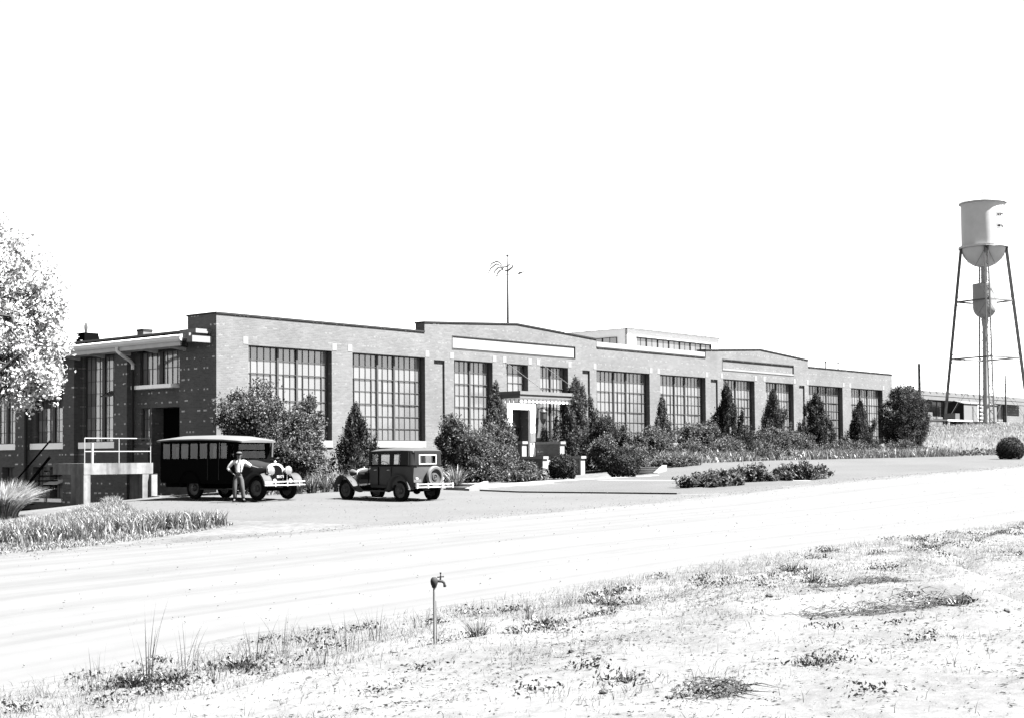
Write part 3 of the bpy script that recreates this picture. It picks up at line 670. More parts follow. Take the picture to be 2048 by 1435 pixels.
# --- sedan
def sedan():
    c = empty('parked_sedan', (-.86, -12.1, .015), rad(-3), 'dark four door vintage sedan with rear mounted spare wheel, parked facing the factory', 'car')
    WB, TR, R = 2.85, 1.42, .38
    def ztop(y): return .02
    # lower body tub (y from -.45 to 1.75), tapering to the bonnet
    s = MB()
    def sec(y, hw, z0, z1, tum=.03):
        L_ = [(hw-.06, z0), (hw, z0+.12), (hw+.005, (z0+z1)/2), (hw-tum, z1)]
        return [(x, y, z) for x, z in L_]+[(-x, y, z) for x, z in reversed(L_)]
    s.loft([sec(-.62, .56, .62, 1.2, .02), sec(-.57, .68, .52, 1.22), sec(-.4, .76, .5, 1.225), sec(.2, .79, .46, 1.22), sec(1.0, .78, .46, 1.215), sec(1.62, .7, .46, 1.2)])
    b = s.build('body', GREYP, c, smooth=True, label=None)
    # cabin: side panels with window holes
    W = MB()
    side_h = [(.02, .36, 1.27, 1.63), (.55, 1.02, 1.27, 1.63), (1.14, 1.5, 1.27, 1.63)]
    for sg in (1, -1): holed(W, lambda u, z, t, sg=sg: (sg*(.765-t-.05*(z-1.2)), u, z), (-.4, 1.62), (1.2, 1.72), side_h, .04)
    holed(W, lambda u, z, t: (u, -.52-.07*(1.2-z)*-1+t, z), (-.6, .6), (1.2, 1.72), [(-.37, .37, 1.3, 1.56)], .04)
    for sg in (1, -1):    # rounded rear corners
        W.loft([[(sg*(.565+.2*math.sin(a))-sg*.05*(z-1.2), -.33-.2*math.cos(a)+0*.04, z) for z in (1.2, 1.72)]+[(sg*(.565+.15*math.sin(a))-sg*.05*(z-1.2), -.33-.15*math.cos(a), z) for z in (1.72, 1.2)] for a in [math.pi/2*i/6 for i in range(7)]])
    holed(W, lambda u, z, t: (u, 1.62-.12*(z-1.2)-t, z), (-.73, .73), (1.2, 1.72), [(-.6, .6, 1.26, 1.6)], .04)
    cab = W.build('cabin', BLACKG, c, smooth=False)
    def rs(y, hw, z, cr, t=.05):
        n = 12; up = [(-hw+2*hw*i/n, y, z+cr*(1-abs(2*i/n-1)**2.6)) for i in range(n+1)]; return up+[(hw, y, z-t), (-hw, y, z-t)]
    s = MB(); s.loft([rs(-.55, .5, 1.70, .03), rs(-.53, .64, 1.715, .05), rs(-.42, .72, 1.73, .075), rs(0, .74, 1.74, .1), rs(.8, .74, 1.74, .1), rs(1.5, .73, 1.72, .09), rs(1.78, .7, 1.69, .06)])
    s.build('roof', GREYP, c, smooth=True)
    s = MB(); s.box(-.6, .6, 1.66, 1.8, 1.62, 1.66); s.build('visor', BLACKG, c)
    gl = MB()
    for sg in (1, -1):
        for h in side_h: gl.quad(*[(sg*(.745-.05*(z-1.2)), u, z) for u, z in ((h[0], h[2]), (h[1], h[2]), (h[1], h[3]), (h[0], h[3]))])
    gl.each('side_window', CLEAR, c)
    gl = MB(); gl.quad((-.37, -.5, 1.3), (.37, -.5, 1.3), (.37, -.48, 1.56), (-.37, -.48, 1.56)); rw = gl.build('rear_window', CLEAR, c)
    s = MB()
    for q in ((-.41, -.37, 1.26, 1.6), (.37, .41, 1.26, 1.6), (-.37, .37, 1.26, 1.3), (-.37, .37, 1.56, 1.6)): s.box(q[0], q[1], -.555, -.515, q[2], q[3])
    s.build('frame', CHROME, rw)
    gl = MB(); gl.quad((-.6, 1.58, 1.26), (.6, 1.58, 1.26), (.6, 1.54, 1.6), (-.6, 1.54, 1.6)); gl.build('windscreen', CLEAR, c)
    # seats, steering wheel
    s = MB(); s.box(-.6, .6, -.2, .1, .6, 1.18); s.box(-.6, .6, .75, .95, .6, 1.15); s.each('seat', RUBBER, c)
    s = MB(); s.lathe([(.19, -.012), (.205, 0), (.19, .012), (.178, 0), (.19, -.012)], (-.32, 1.25, 1.22), (0, -.8, .6), 20); s.tube((-.32, 1.25, 1.22), (-.32, 1.6, .95), .018); s.build('steering_wheel', BLACKG, c)
    # doors: outline mouldings, handles, belt moulding
    for sg in (1, -1):
        for y0, y1 in ((.42, 1.06), (1.09, 1.6)):
            s = MB(); x = sg*.797
            for a, e, f, g in ((y0, y0+.012, .56, 1.18), (y1, y1+.012, .56, 1.18), (y0+.012, y1, .56, .572)): s.box(min(x, x-sg*.02), max(x, x-sg*.02), a, e, f, g)
            d = s.build('door', BLACK, c); s = MB(); s.tube((sg*.8, y0+.06, 1.08), (sg*.85, y0+.06, 1.08), .01); s.tube((sg*.85, y0+.03, 1.08), (sg*.85, y0+.15, 1.07), .012); s.build('handle', CHROME, d)
    s = MB(); pts = [(.785, 1.6), (.795, 1.0), (.8, .2), (.775, -.4), (.69, -.57), (.56, -.63), (-.56, -.63), (-.69, -.57), (-.775, -.4), (-.8, .2), (-.795, 1.0), (-.785, 1.6)]
    s.path([(x*.99, y, 1.225) for x, y in pts], .017, 6); s.build('belt_moulding', BLACK, c)
    # bonnet, radiator
    def hsec(y, hw, z0, z1, n=8):
        up = [(hw*math.cos(a), y, z1-.16+.16*math.sin(a)) for a in [math.pi*i/n for i in range(n+1)]]; return [(hw, y, z0)]+up+[(-hw, y, z0)]
    s = MB(); s.loft([hsec(1.6, .5, .6, 1.2), hsec(2.1, .42, .6, 1.15), hsec(2.72, .34, .62, 1.1)]); hb = s.build('bonnet', GREYP, c, smooth=True)
    s = MB()
    for i in range(12): 
        for sg in (1, -1): s.box(sg*.45-.02, sg*.45+.02, 1.95+i*.045, 1.965+i*.045, .75, .98)
    s.build('louvre_panel', BLACKG, hb)
    s = MB(); s.loft([hsec(2.72, .36, .55, 1.13), hsec(2.8, .36, .55, 1.13)]); s.tube((0, 2.76, 1.12), (0, 2.76, 1.19), .03); s.build('radiator', CHROME, c, smooth=True)
    # chassis, running boards, fenders
    s = MB(); s.box(-.42, .42, -.75, 3.0, .4, .5); s.box(-.7, .7, -.45, 1.7, .42, .47); s.tube((-.7, 0, .38), (.7, 0, .38), .05); s.tube((-.7, WB, .38), (.7, WB, .38), .04); s.ell((0, 0, .38), (.15, .13, .14))
    s.box(-.35, .35, -.75, -.3, .38, .6); s.build('chassis', BLACK, c)
    for sg in (1, -1):
        s = MB(); s.box(min(sg*.7, sg*.92), max(sg*.7, sg*.92), .62, 2.12, .34, .38); s.build('running_board', GREYP, c)
        ft = bz([(3.27, .5), (3.2, .95), (2.75, 1.05), (2.5, .6), (2.3, .34), (2.1, .35)], 18)
        fender(c, sg*.55, sg*.9, ft, GREYP)
        rt = [( .62, .36), (.5, .42)]+arc(0, .40, .49, 15, 160, 12)+[(-.52, .42)]
        fender(c, sg*.6, sg*.9, rt, GREYP)
        headlamp(c, sg*.36, 2.95, .98, .12, 1, GREYP)
        wheel(c, 'wheel', sg*TR/2, 0, R, .15, sg, RIMM); wheel(c, 'wheel', sg*TR/2, WB, R, .15, sg, RIMM)
        s = MB(); s.tube((sg*.6, -.62, .78), (sg*.6, -.68, .78), .05, n=12); s.tube((sg*.6, -.45, .74), (sg*.6, -.62, .78), .015); s.build('tail_light', CHROME, c)
    s = MB(); s.box(-.78, -.44, -.7, -.69, .66, .76); s.build('licence_plate', CREAM, c)
    s = MB(); s.path([(-.8, 3.2, .55), (-.5, 3.35, .55), (.5, 3.35, .55), (.8, 3.2, .55)], .03, 6); s.build('front_bumper', CHROME, c)
    s = MB()
    for z in (.5, .6): s.beam((-.82, -.9, z), (.82, -.9, z), .025, .045)
    for x in (-.82, -.33, .33, .82): s.box(x-.03, x+.03, -.93, -.87, .46, .64)
    for x in (-.35, .35): s.beam((x, -.88, .52), (x, -.5, .45), .04, .04)
    s.build('rear_bumper', CHROME, c)
    # spare wheel on the tail
    e = empty('spare_wheel', (.12, -.76, .84)); e.parent = c; r = .37
    s = MB(); s.lathe([(r*.72, -.07), (r*.9, -.075), (r, -.03), (r, .03), (r*.9, .075), (r*.72, .07), (r*.72, -.07)], ax=(0, -1, 0), n=32); s.build('tyre', mat('tyre_cover', .06, .7), e, smooth=True)
    s = MB(); s.lathe([(r*.72, .05), (r*.66, .06), (r*.62, .02), (r*.36, .0), (r*.34, .035), (r*.2, .045), (r*.17, .02), (r*.08, .02), (r*.07, .05), (0, .055)], ax=(0, -1, 0), n=28); s.build('rim', GREYP, e, smooth=True)
    return c
SED = sedan()

# --- bus
def bus():
    c = empty('parked_bus', (-3.5, -4.2, .07), rad(180+2), 'black vintage motor bus with pale canvas roof, nose towards the road', 'bus')
    WB, TR, R = 3.35, 1.4, .42
    s = MB()
    def sec(y, hw, z0, z1): 
        L_ = [(hw-.04, z0), (hw, z0+.15), (hw, z1)]; return [(x, y, z) for x, z in L_]+[(-x, y, z) for x, z in reversed(L_)]
    s.loft([sec(-1.75, .9, .6, 1.42), sec(-1.0, .95, .58, 1.42), (sec(1.8, .95, .56, 1.40)), sec(2.3, .82, .56, 1.40)])
    s.build('body', BLACK, c)
    hs = [(-1.55+i*.52, -1.55+i*.52+.4, 1.46, 2.0) for i in range(7)]+[(2.02, 2.24, 1.46, 2.0)]
    W = MB()
    for sg in (1, -1):
        holed(W, lambda u, z, t, sg=sg: (sg*(.94-t-.03*(z-1.4)-(max(0, u-1.8)*.26)), u, z), (-1.7, 2.3), (1.4, 2.12), hs, .04)
    holed(W, lambda u, z, t: (u, -1.72+t, z), (-.9, .9), (1.42, 2.12), [(-.5, .5, 1.5, 1.95)], .04)
    holed(W, lambda u, z, t: (u, 2.3-.06*(z-1.4)-t, z), (-.8, .8), (1.4, 2.12), [(-.62, .62, 1.46, 1.72), (-.62, .62, 1.76, 2.0)], .04)
    W.build('cabin', BLACK, c)
    def rs(y, hw, z, cr, t=.05):
        n = 14; up = [(-hw+2*hw*i/n, y, z+cr*(1-abs(2*i/n-1)**2.3)) for i in range(n+1)]; return up+[(hw, y, z-t), (-hw, y, z-t)]
    s = MB(); s.loft([rs(-2.0, .8, 2.1, .04), rs(-1.9, .96, 2.13, .09), rs(-1.0, 1.02, 2.16, .14), rs(.5, 1.02, 2.16, .14), rs(1.8, .98, 2.13, .12), rs(2.5, .88, 2.08, .08), rs(2.62, .78, 2.06, .04)]); s.build('roof', CREAM, c, smooth=True, label='pale canvas roof overhanging the sides')
    g = MB()
    for sg in (1, -1):
        for h in hs[:7]: g.quad(*[(sg*.93, u, z) for u, z in ((h[0], h[2]), (h[1], h[2]), (h[1], h[3]), (h[0], h[3]))])
    g.each('side_window', CLEARD, c)
    g = MB(); g.quad((-.62, 2.27, 1.46), (.62, 2.27, 1.46), (.62, 2.24, 2.0), (-.62, 2.24, 2.0)); g.build('windscreen', CLEARD, c)
    s = MB()
    for i in range(5): s.box(-.8, .8, -1.3+i*.68, -1.1+i*.68, .8, 1.5)
    s.box(-.7, .7, 1.5, 1.7, .8, 1.45); s.each('seat', RUBBER, c)
    s = MB(); s.lathe([(.2, -.012), (.215, 0), (.2, .012), (.188, 0), (.2, -.012)], (-.34, 1.95, 1.4), (0, -.7, .7), 20); s.tube((-.34, 1.95, 1.4), (-.34, 2.3, 1.1), .018); s.build('steering_wheel', BLACKG, c)
    s = MB(); s.box(-.98, -.955, 1.0, 1.02, .7, 2.0); s.box(-.98, -.955, 1.6, 1.62, .7, 2.0); s.box(.955, .98, 1.0, 1.02, .7, 2.0); s.box(.955, .98, 1.6, 1.62, .7, 2.0); s.build('door_trim', BLACKG, c)
    def hsec(y, hw, z0, z1, n=8):
        up = [(hw*math.cos(a), y, z1-.2+.2*math.sin(a)) for a in [math.pi*i/n for i in range(n+1)]]; return [(hw, y, z0)]+up+[(-hw, y, z0)]
    s = MB(); s.loft([hsec(2.28, .6, .65, 1.4), hsec(2.8, .45, .65, 1.32), hsec(3.42, .33, .62, 1.26)]); s.build('bonnet', BLACKG, c, smooth=True)
    s = MB(); s.loft([hsec(3.42, .36, .55, 1.29), hsec(3.5, .36, .55, 1.29)]); s.ell((0, 3.46, 1.32), (.05, .05, .05)); rd = s.build('radiator_shell', CHROME, c, smooth=True)
    s = MB(); s.loft([hsec(3.49, .28, .6, 1.21), hsec(3.515, .28, .6, 1.21)]); s.build('radiator_core', BLACK, rd)
    s = MB(); s.box(-.45, .45, -2.0, 3.5, .42, .58); s.tube((-.7, 0, R), (.7, 0, R), .06); s.tube((-.7, WB, R-.06), (.7, WB, R-.06), .045)
    for sg in (-.4, .4): s.path([(sg, 2.9, .5), (sg, WB, .36), (sg, 3.75, .5)], .03, 5)
    s.build('chassis', BLACK, c)
    for sg in (1, -1):
        s = MB(); s.box(min(sg*.72, sg*.98), max(sg*.72, sg*.98), .6, 2.75, .36, .4); s.build('running_board', BLACKG, c)
        fender(c, sg*.5, sg*.92, bz([(3.9, .52), (3.8, 1.05), (3.3, 1.12), (2.9, .75), (2.75, .4), (2.5, .38)], 18), GREYP)
        fender(c, sg*.7, sg*.98, arc(0, .44, .53, 5, 175, 12), BLACK)
        headlamp(c, sg*.4, 3.7, 1.02, .145, 1, CHROME)
        s = MB(); s.tube((sg*.4, 3.62, .6), (sg*.4, 3.64, .9), .022); s.build('lamp_bracket', CHROME, c)
        s = MB(); s.lathe([(0, -.08), (.07, -.04), (.085, .0), (.07, .03), (0, .035)], (sg*.36, 3.85, .66), (0, 1, 0), 12); s.build('horn' if sg > 0 else 'spot_lamp', CHROME, c, smooth=True)
        wheel(c, 'wheel', sg*TR/2, 0, R, .17, sg, RIMM); wheel(c, 'wheel', sg*TR/2, WB, R, .17, sg, RIMM)
    s = MB(); s.tube((-.93, 2.25, 1.5), (-.93, 2.28, 2.02), .045); s.build('side_mirror', CREAM, c)
    s = MB()
    for z in (.52, .64): s.path([(-.92, 3.98, z), (-.6, 4.08, z), (.6, 4.08, z), (.92, 3.98, z)], .026, 6)
    for x in (-.55, .0, .55): s.box(x-.025, x+.025, 4.05, 4.11, .48, .68)
    for sg in (-.4, .4): s.beam((sg, 4.06, .56), (sg, 3.5, .5), .04, .05)
    s.build('bumper', CHROME, c)
    s = MB(); s.box(-.17, .17, 3.72, 3.73, .74, .88); lp = s.build('licence_plate', BLACK, c)
    lettering(lp, 'plate_number', '50171', .13, (0, 3.733, .81), (math.pi/2, 0, math.pi), SHIRT)
    return c
BUS = bus()

# ------------------------------------------------------------------ person
def skin(name, verts, edges, radii, mat_, parent=None, root=0, sub=2):
    me = bpy.data.meshes.new(name+'_k'); me.from_pydata([tuple(v) for v in verts], edges, []); o = bpy.data.objects.new(name+'_k', me); COL.objects.link(o)
    m = o.modifiers.new('s', 'SKIN'); m.use_smooth_shade = True; 
    for i, r in enumerate(radii):
        r = r if isinstance(r, tuple) else (r, r); me.skin_vertices[0].data[i].radius = r; me.skin_vertices[0].data[i].use_root = (i == root)
    ss = o.modifiers.new('u', 'SUBSURF'); ss.levels = sub; ss.render_levels = sub
    dg = bpy.context.evaluated_depsgraph_get(); nm = bpy.data.meshes.new_from_object(o.evaluated_get(dg)); bpy.data.objects.remove(o)
    nm.materials.clear(); nm.materials.append(mat_); nm.name = name
    for p in nm.polygons: p.use_smooth = True
    q = bpy.data.objects.new(name, nm); COL.objects.link(q); q.parent = parent; return q
# local frame: person faces -Y (towards the camera after rotation); +X is the viewer's right
PS = empty('person', (-4.78, -7.4, .04), rad(-46), 'man in flat cap and white shirt, hand on hip, other arm on the bus', 'person')
J = dict(pel=(0, 0, .90), ch=(0.01, 0, 1.18), sh=(.015, 0, 1.36), nk=(.02, -.01, 1.45), hd=(.025, -.02, 1.56), ht=(.025, -.01, 1.64),
         shl=(-.19, 0, 1.36), ell=(-.36, .03, 1.14), wrl=(-.2, -.07, 1.0), shr=(.21, -.0, 1.36), elr=(.43, -.08, 1.22), wrr=(.66, -.14, 1.16),
         hl=(-.09, 0, .86), kl=(-.12, -.03, .48), al=(-.12, .02, .08), tl=(-.15, -.13, .03), hr=(.09, 0, .86), kr=(.14, -.05, .48), ar=(.17, .0, .08), tr=(.24, -.12, .03))
def sk(name, keys, edges, rr, m_, root=0, sub=2):
    ix = {k: i for i, k in enumerate(keys)}; return skin(name, [J[k] for k in keys], [(ix[a], ix[b]) for a, b in edges], [rr[k] for k in keys], m_, PS, root, sub)
# hands: palms and fingers joined into the body skeleton
def hand(w_, dirv, up, pre):
    w_ = Vector(w_); d = Vector(dirv).normalized(); u = Vector(up); u = (u-d*u.dot(d)).normalized(); n = d.cross(u)
    J[pre+'p'] = w_+d*.05; ks = [pre+'p']; es = []
    for i, (o, l) in enumerate(((-.03, .07), (-.01, .08), (.012, .075), (.032, .06))):
        a, b, c_ = pre+'f%da' % i, pre+'f%db' % i, pre+'f%dc' % i
        J[a] = w_+d*.095+u*o; J[b] = J[a]+d*l*.55+n*-.012; J[c_] = J[b]+d*l*.4-n*.025; ks += [a, b, c_]; es += [(pre+'p', a), (a, b), (b, c_)]
    J[pre+'t1'] = w_+d*.055-u*.04; J[pre+'t2'] = w_+d*.09-u*.055-n*.01; ks += [pre+'t1', pre+'t2']; es += [(pre+'p', pre+'t1'), (pre+'t1', pre+'t2')]
    return ks, es
kl_, el_ = hand(J['wrl'], (.8, -.2, -.5), (0, 1, .3), 'L'); kr_, er_ = hand(J['wrr'], (1, -.2, -.1), (0, -1, .4), 'R')
keys = ['pel', 'ch', 'sh', 'nk', 'hd', 'ht', 'shl', 'ell', 'wrl', 'shr', 'elr', 'wrr', 'hl', 'kl', 'al', 'tl', 'hr', 'kr', 'ar', 'tr']+kl_+kr_
edges = [('pel', 'ch'), ('ch', 'sh'), ('sh', 'nk'), ('nk', 'hd'), ('hd', 'ht'), ('sh', 'shl'), ('shl', 'ell'), ('ell', 'wrl'), ('wrl', 'Lp'), ('sh', 'shr'), ('shr', 'elr'), ('elr', 'wrr'), ('wrr', 'Rp'),
         ('pel', 'hl'), ('hl', 'kl'), ('kl', 'al'), ('al', 'tl'), ('pel', 'hr'), ('hr', 'kr'), ('kr', 'ar'), ('ar', 'tr')]+el_+er_
rr = dict(pel=(.13, .09), ch=(.14, .1), sh=(.11, .08), nk=.052, hd=(.075, .09), ht=(.065, .08), shl=.055, ell=.04, wrl=.027, shr=.055, elr=.04, wrr=.027, hl=.075, kl=.05, al=.04, tl=.035, hr=.075, kr=.05, ar=.04, tr=.035)
for k in kl_+kr_: rr[k] = (.03, .014) if k.endswith('p') else .009
body = sk('body', keys, edges, rr, SKIN)
J2 = dict(J)
J['ell2'] = tuple(Vector(J['ell']).lerp(Vector(J['wrl']), .55)); J['elr2'] = tuple(Vector(J['elr']).lerp(Vector(J['wrr']), .05)); J['nk2'] = (.02, -.005, 1.42); J['ws'] = (0, 0, .97)
sk('shirt', ['ch', 'ws', 'sh', 'nk2', 'shl', 'ell', 'ell2', 'shr', 'elr', 'elr2'], [('ws', 'ch'), ('ch', 'sh'), ('sh', 'nk2'), ('sh', 'shl'), ('shl', 'ell'), ('ell', 'ell2'), ('sh', 'shr'), ('shr', 'elr'), ('elr', 'elr2')],
   dict(ch=(.17, .125), ws=(.15, .105), sh=(.14, .1), nk2=.066, shl=.08, ell=.072, ell2=.05, shr=.08, elr=.07, elr2=.055), SHIRT)
J['al2'] = (-.12, .02, .1); J['ar2'] = (.17, 0, .1); J['pel2'] = (0, 0, .98)
sk('trousers', ['pel', 'pel2', 'hl', 'kl', 'al2', 'hr', 'kr', 'ar2'], [('pel', 'pel2'), ('pel', 'hl'), ('hl', 'kl'), ('kl', 'al2'), ('pel', 'hr'), ('hr', 'kr'), ('kr', 'ar2')],
   dict(pel=(.15, .11), pel2=(.145, .105), hl=.095, kl=.082, al2=.07, hr=.095, kr=.082, ar2=.07), TROUS)
s = MB()
for k in ('l', 'r'):
    a, t = Vector(J['a'+k]), Vector(J['t'+k]); d = (t-a); d.z = 0; d.normalize(); sd = Vector((d.y, -d.x, 0))
    def ring(p, hw, z1): return [tuple(p+sd*hw*math.cos(q)+Vector((0, 0, z1*max(0, math.sin(q))-.0))) for q in [math.pi*i/6 for i in range(7)]]
    b0 = Vector((a.x, a.y, 0)); s.loft([ring(b0-d*.07, .035, .09), ring(b0-d*.03, .045, .13), ring(b0+d*.06, .045, .09), ring(b0+d*.15, .05, .06), ring(b0+d*.2, .035, .04)])
s.each('shoe', BLACK, PS, smooth=True)
s = MB(); s.ell((.025, .0, 1.665), (.1, .115, .055), 16, 8); s.build('flat_cap', TROUS, PS, smooth=True)
s = MB(); s.loft([[(.025+.075*math.cos(a), -.02-.15*math.sin(a)*t, 1.655-.03*t) for a in [math.pi*i/8 for i in range(9)]] for t in (.6, 1.0)], close=False, caps=False)
s.prism([(.025+.08*math.cos(a), -.05-.11*math.sin(a), 1.655-.02*math.sin(a)) for a in [math.pi*i/8 for i in range(9)]], (0, 0, .012)); s.build('cap_peak', BLACK, PS)
s = MB(); s.ell((-.005, -.105, 1.605), (.011, .006, .007), 8, 6); s.ell((.055, -.105, 1.605), (.011, .006, .007), 8, 6); s.each('eye', BLACK, PS)
s = MB(); s.add([(.013, -.1, 1.6), (.037, -.1, 1.6), (.042, -.108, 1.555), (.008, -.108, 1.555), (.025, -.13, 1.56)], [(0, 1, 4), (1, 2, 4), (2, 3, 4), (3, 0, 4)]); s.build('nose', SKIN, PS)
s = MB(); s.box(.0, .05, -.106, -.1, 1.523, 1.53); s.build('mouth', BLACK, PS)
s = MB(); s.ell((-.062, 0, 1.58), (.012, .022, .033)); s.ell((.112, 0, 1.58), (.012, .022, .033)); s.each('ear', SKIN, PS, smooth=True)
s = MB(); s.beam((.02, -.075, 1.43), (.0, -.145, 1.3), .05, .015, (0, 1, 0)); s.beam((.0, -.145, 1.3), (.0, -.135, 1.12), .06, .012, (0, 1, 0)); s.build('necktie', BLACKG, PS)
s = MB()
for x in (-.085, .1): s.path([(x, -.105, .98), (x, -.14, 1.18), (x*.95+.005, -.118, 1.34), (x*.9, -.04, 1.455), (x*.9, .06, 1.44)], .013, 4)
s.each('brace', BLACKG, PS)
s = MB(); s.lathe([(.15, -.02), (.156, 0), (.15, .02)], (0, 0, .99), n=20)
for i, v in enumerate(s.v): s.v[i] = (v[0], v[1]*.73, v[2])
s.build('belt', BLACK, PS)

# ------------------------------------------------------------------ standpipe tap
zf = zg(-24.5, -35.4)
TP = empty('standpipe_tap', (-24.5, -35.4, zf), rad(-42), 'upright water pipe with a dark iron tap in the foreground weeds', 'tap')
s = MB(); s.tube((0, 0, -.2), (0, 0, .66), .0135, n=12); s.tube((.03, .01, -.1), (.018, .01, .5), .006); s.build('pipe', GALV, TP, smooth=True)
s = MB(); s.lathe([(0, -.02), (.022, -.02), (.028, .0), (.036, .02), (.04, .05), (.034, .075), (.02, .09), (0, .09)], (0, 0, .655), n=14); s.path([(0, 0, .70), (.05, 0, .705), (.085, 0, .70), (.105, 0, .685), (.11, 0, .66)], [.016, .015, .015, .014, .013], 10)
s.lathe([(.011, -.015), (.017, -.012), (.017, .008), (.013, .01)], (.112, 0, .655), n=10); s.build('tap_body', RUST, TP, smooth=True)
s = MB(); s.tube((.065, 0, .7), (.068, 0, .76), .009); s.tube((.04, 0, .745), (.095, 0, .75), .006); s.ell((.04, 0, .745), .009, 8, 6); s.ell((.096, 0, .75), .009, 8, 6); s.tube((.068, 0, .76), (.068, 0, .785), .005); s.ell((.068, 0, .787), .011, 8, 6); s.build('handle', RUST, TP, smooth=True)

# ------------------------------------------------------------------ water tower (axis at 151.5, 28.2)
WT = empty('water_tower', (151.5, 28.2, 5.2), 0, 'tall steel water tower with pale tank and smaller tank below it on four lattice legs', 'water tower')
B = 5.2
s = MB(); s.lathe([(0, 31.3), (1.4, 31.1), (2.9, 30.55), (3.15, 30.5), (3.15, 30.35), (2.88, 30.3), (2.88, 24.4)]+[(2.88*math.cos(a), 24.4-2.75*math.sin(a)) for a in [math.pi/2*i/8 for i in range(1, 9)]], n=40)
s.build('main_tank', TANK, WT, smooth=True, label='pale round bottomed main tank with rim')
s = MB(); s.lathe([(2.9, 24.35), (3.3, 24.35), (3.3, 24.25), (2.9, 24.25)], n=40); s.lathe([(3.28, 24.35), (3.3, 24.5), (3.28, 24.5)], n=40); s.build('balcony', TANK, WT)
s = MB(); s.tube((0, 0, 31.2), (0, 0, 32), .06); s.ell((0, 0, 32), .12); s.build('finial', TANK, WT)
s = MB(); s.lathe([(.4, 22), (.4, 19.6), (.75, 19.5), (1.55, 19.35), (1.55, 16.2)]+[(1.55*math.cos(a), 16.2-1.55*math.sin(a)) for a in [math.pi/2*i/6 for i in range(1, 6)]]+[(.5, 14.5), (.36, 13.6), (.34, 6), (.36, 0)], n=28)
s.build('riser_tank', mat('riser_paint', .22, .6, .3, .12, 1), WT, smooth=True, label='smaller lower tank on a thick riser pipe')
ang0 = math.atan2(-.648, .762)
sd = Vector((math.cos(HD), -math.sin(HD), 0)); fwv = Vector((math.sin(HD), math.cos(HD), 0))
LEG = []
for a in (-12, 78, 168, 258):
    d = sd*math.cos(rad(a))+fwv*math.sin(rad(a)); LEG.append(d)
for li, d in enumerate(LEG):
    s = MB(); b0 = d*6.0*.93; t0 = d*2.95+Vector((0, 0, 24.3)); b0 = Vector((b0.x, b0.y, -.2)); tg = d.cross(Vector((0, 0, 1)))
    for o in (-1, 1): s.beam(b0+tg*.28*o, t0+tg*.22*o, .17, .34, d)
    n = 44
    for i in range(n):
        p = b0.lerp(t0, i/n); q = b0.lerp(t0, (i+1)/n); s.beam(p-tg*.2, (q if i % 2 else p)+tg*.2, .06, .1, d); 
    s.build('leg', TLEG, WT)
for z, nm in ((9.2, 0), (17.0, 0)):
    s = MB(); t = z/24.5; P_ = [d*(5.6+(2.95-5.6)*t)+Vector((0, 0, z)) for d in LEG]
    for i in range(4): s.beam(P_[i], P_[(i+1) % 4], .2, .2)
    s.each('ring_strut', TLEG, WT)
s = MB()
for z0, z1 in ((0, 9.2), (9.2, 17.0), (17.0, 24.2)):
    for i in range(4):
        f = lambda z, k: LEG[k % 4]*(5.6+(2.95-5.6)*z/24.5)+Vector((0, 0, z))
        s.tube(f(z0, i), f(z1, i+1), .025, n=4); s.tube(f(z0, i+1), f(z1, i), .025, n=4)
s.each('tie_rod', TLEG, WT)
s = MB(); s.box(-2, 2.4, -2, 2, -1.2, .35); s.box(-2.2, 2.6, -2.2, 2.2, .35, .5); s.build('base', CONC, WT)
# worn lettering patches on the tank: two short dark painted lines on white
for z in (28.55, 27.0):
    s = MB(); vv = []
    for i in range(13):
        a = rad(18+i*2.2)
        d = -fwv*math.cos(a)+sd*math.sin(a); s_ = d*2.9
        vv.append([(s_.x, s_.y, z-.35), (s_.x, s_.y, z+.35)])
    for p, q in zip(vv, vv[1:]): s.quad(p[0], q[0], q[1], p[1])
    s.build('painted_band', WHITE, WT)
    s = MB()
    for i in range(9):
        a = rad(22+i*2.6+random.uniform(-.5, .5)); d = -fwv*math.cos(a)+sd*math.sin(a); q = d*2.905; h = random.uniform(.05, .16); zz = z+random.uniform(-.12, .12)
        t = Vector((-d.y, d.x, 0))*random.uniform(.04, .1); s.quad(q-t+Vector((0, 0, zz-h)), q+t+Vector((0, 0, zz-h)), q+t+Vector((0, 0, zz+h)), q-t+Vector((0, 0, zz+h)))
    s.build('worn_letters', BLACK, WT)

# ------------------------------------------------------------------ buildings beyond
B2 = empty('far_shed', (0, 0, 0), 0, 'long low factory shed beyond the water tower with ribbed eaves and tall windows', 'shed')
ox = 149.5
hs = [(ox+2+i*6.2, ox+6.6+i*6.2, 6.0, 9.6) for i in range(8)]
m2 = relief([ox-4, 206]+[q for h in hs for q in h[:2]], [4, 6.0, 9.6, 9.9], lambda u, z: .35 if any(h[0] < u < h[1] and h[2] < z < h[3] for h in hs) else 0, lambda u, d, z: (u, 44+d, z))
m2.quad((ox-4, 44, 4), (ox-4, 60, 4), (ox-4, 60, 9.9), (ox-4, 44, 9.9)); m2.build('wall', BRF, B2)
for h in hs: window(h[0], h[1], h[2], h[3], [4, 4], 4, lambda u, d, z: (u, 44+d, z), .34, glassmat('shed_pane%d' % 0, .12, .05) if 'shed_pane0' not in bpy.data.materials else bpy.data.materials['shed_pane0'], B2, vent=False, mull=.3)
s = MB(); s.prism([(ox-5, 43.2, 9.9), (ox-5, 43.2, 10.0), (ox-5, 50, 11.5), (ox-5, 61, 11.0), (ox-5, 61, 9.9)], (62, 0, 0)); s.build('roof', mat('shed_roof', .075, .8, .2, .2, 1), B2)
s = MB(); s.box(ox-5.1, 206.5, 43.0, 43.2, 9.72, 10.35); s.build('fascia', mat('shed_fascia', .08, .8, .2, .15, .5), B2)
s = MB()
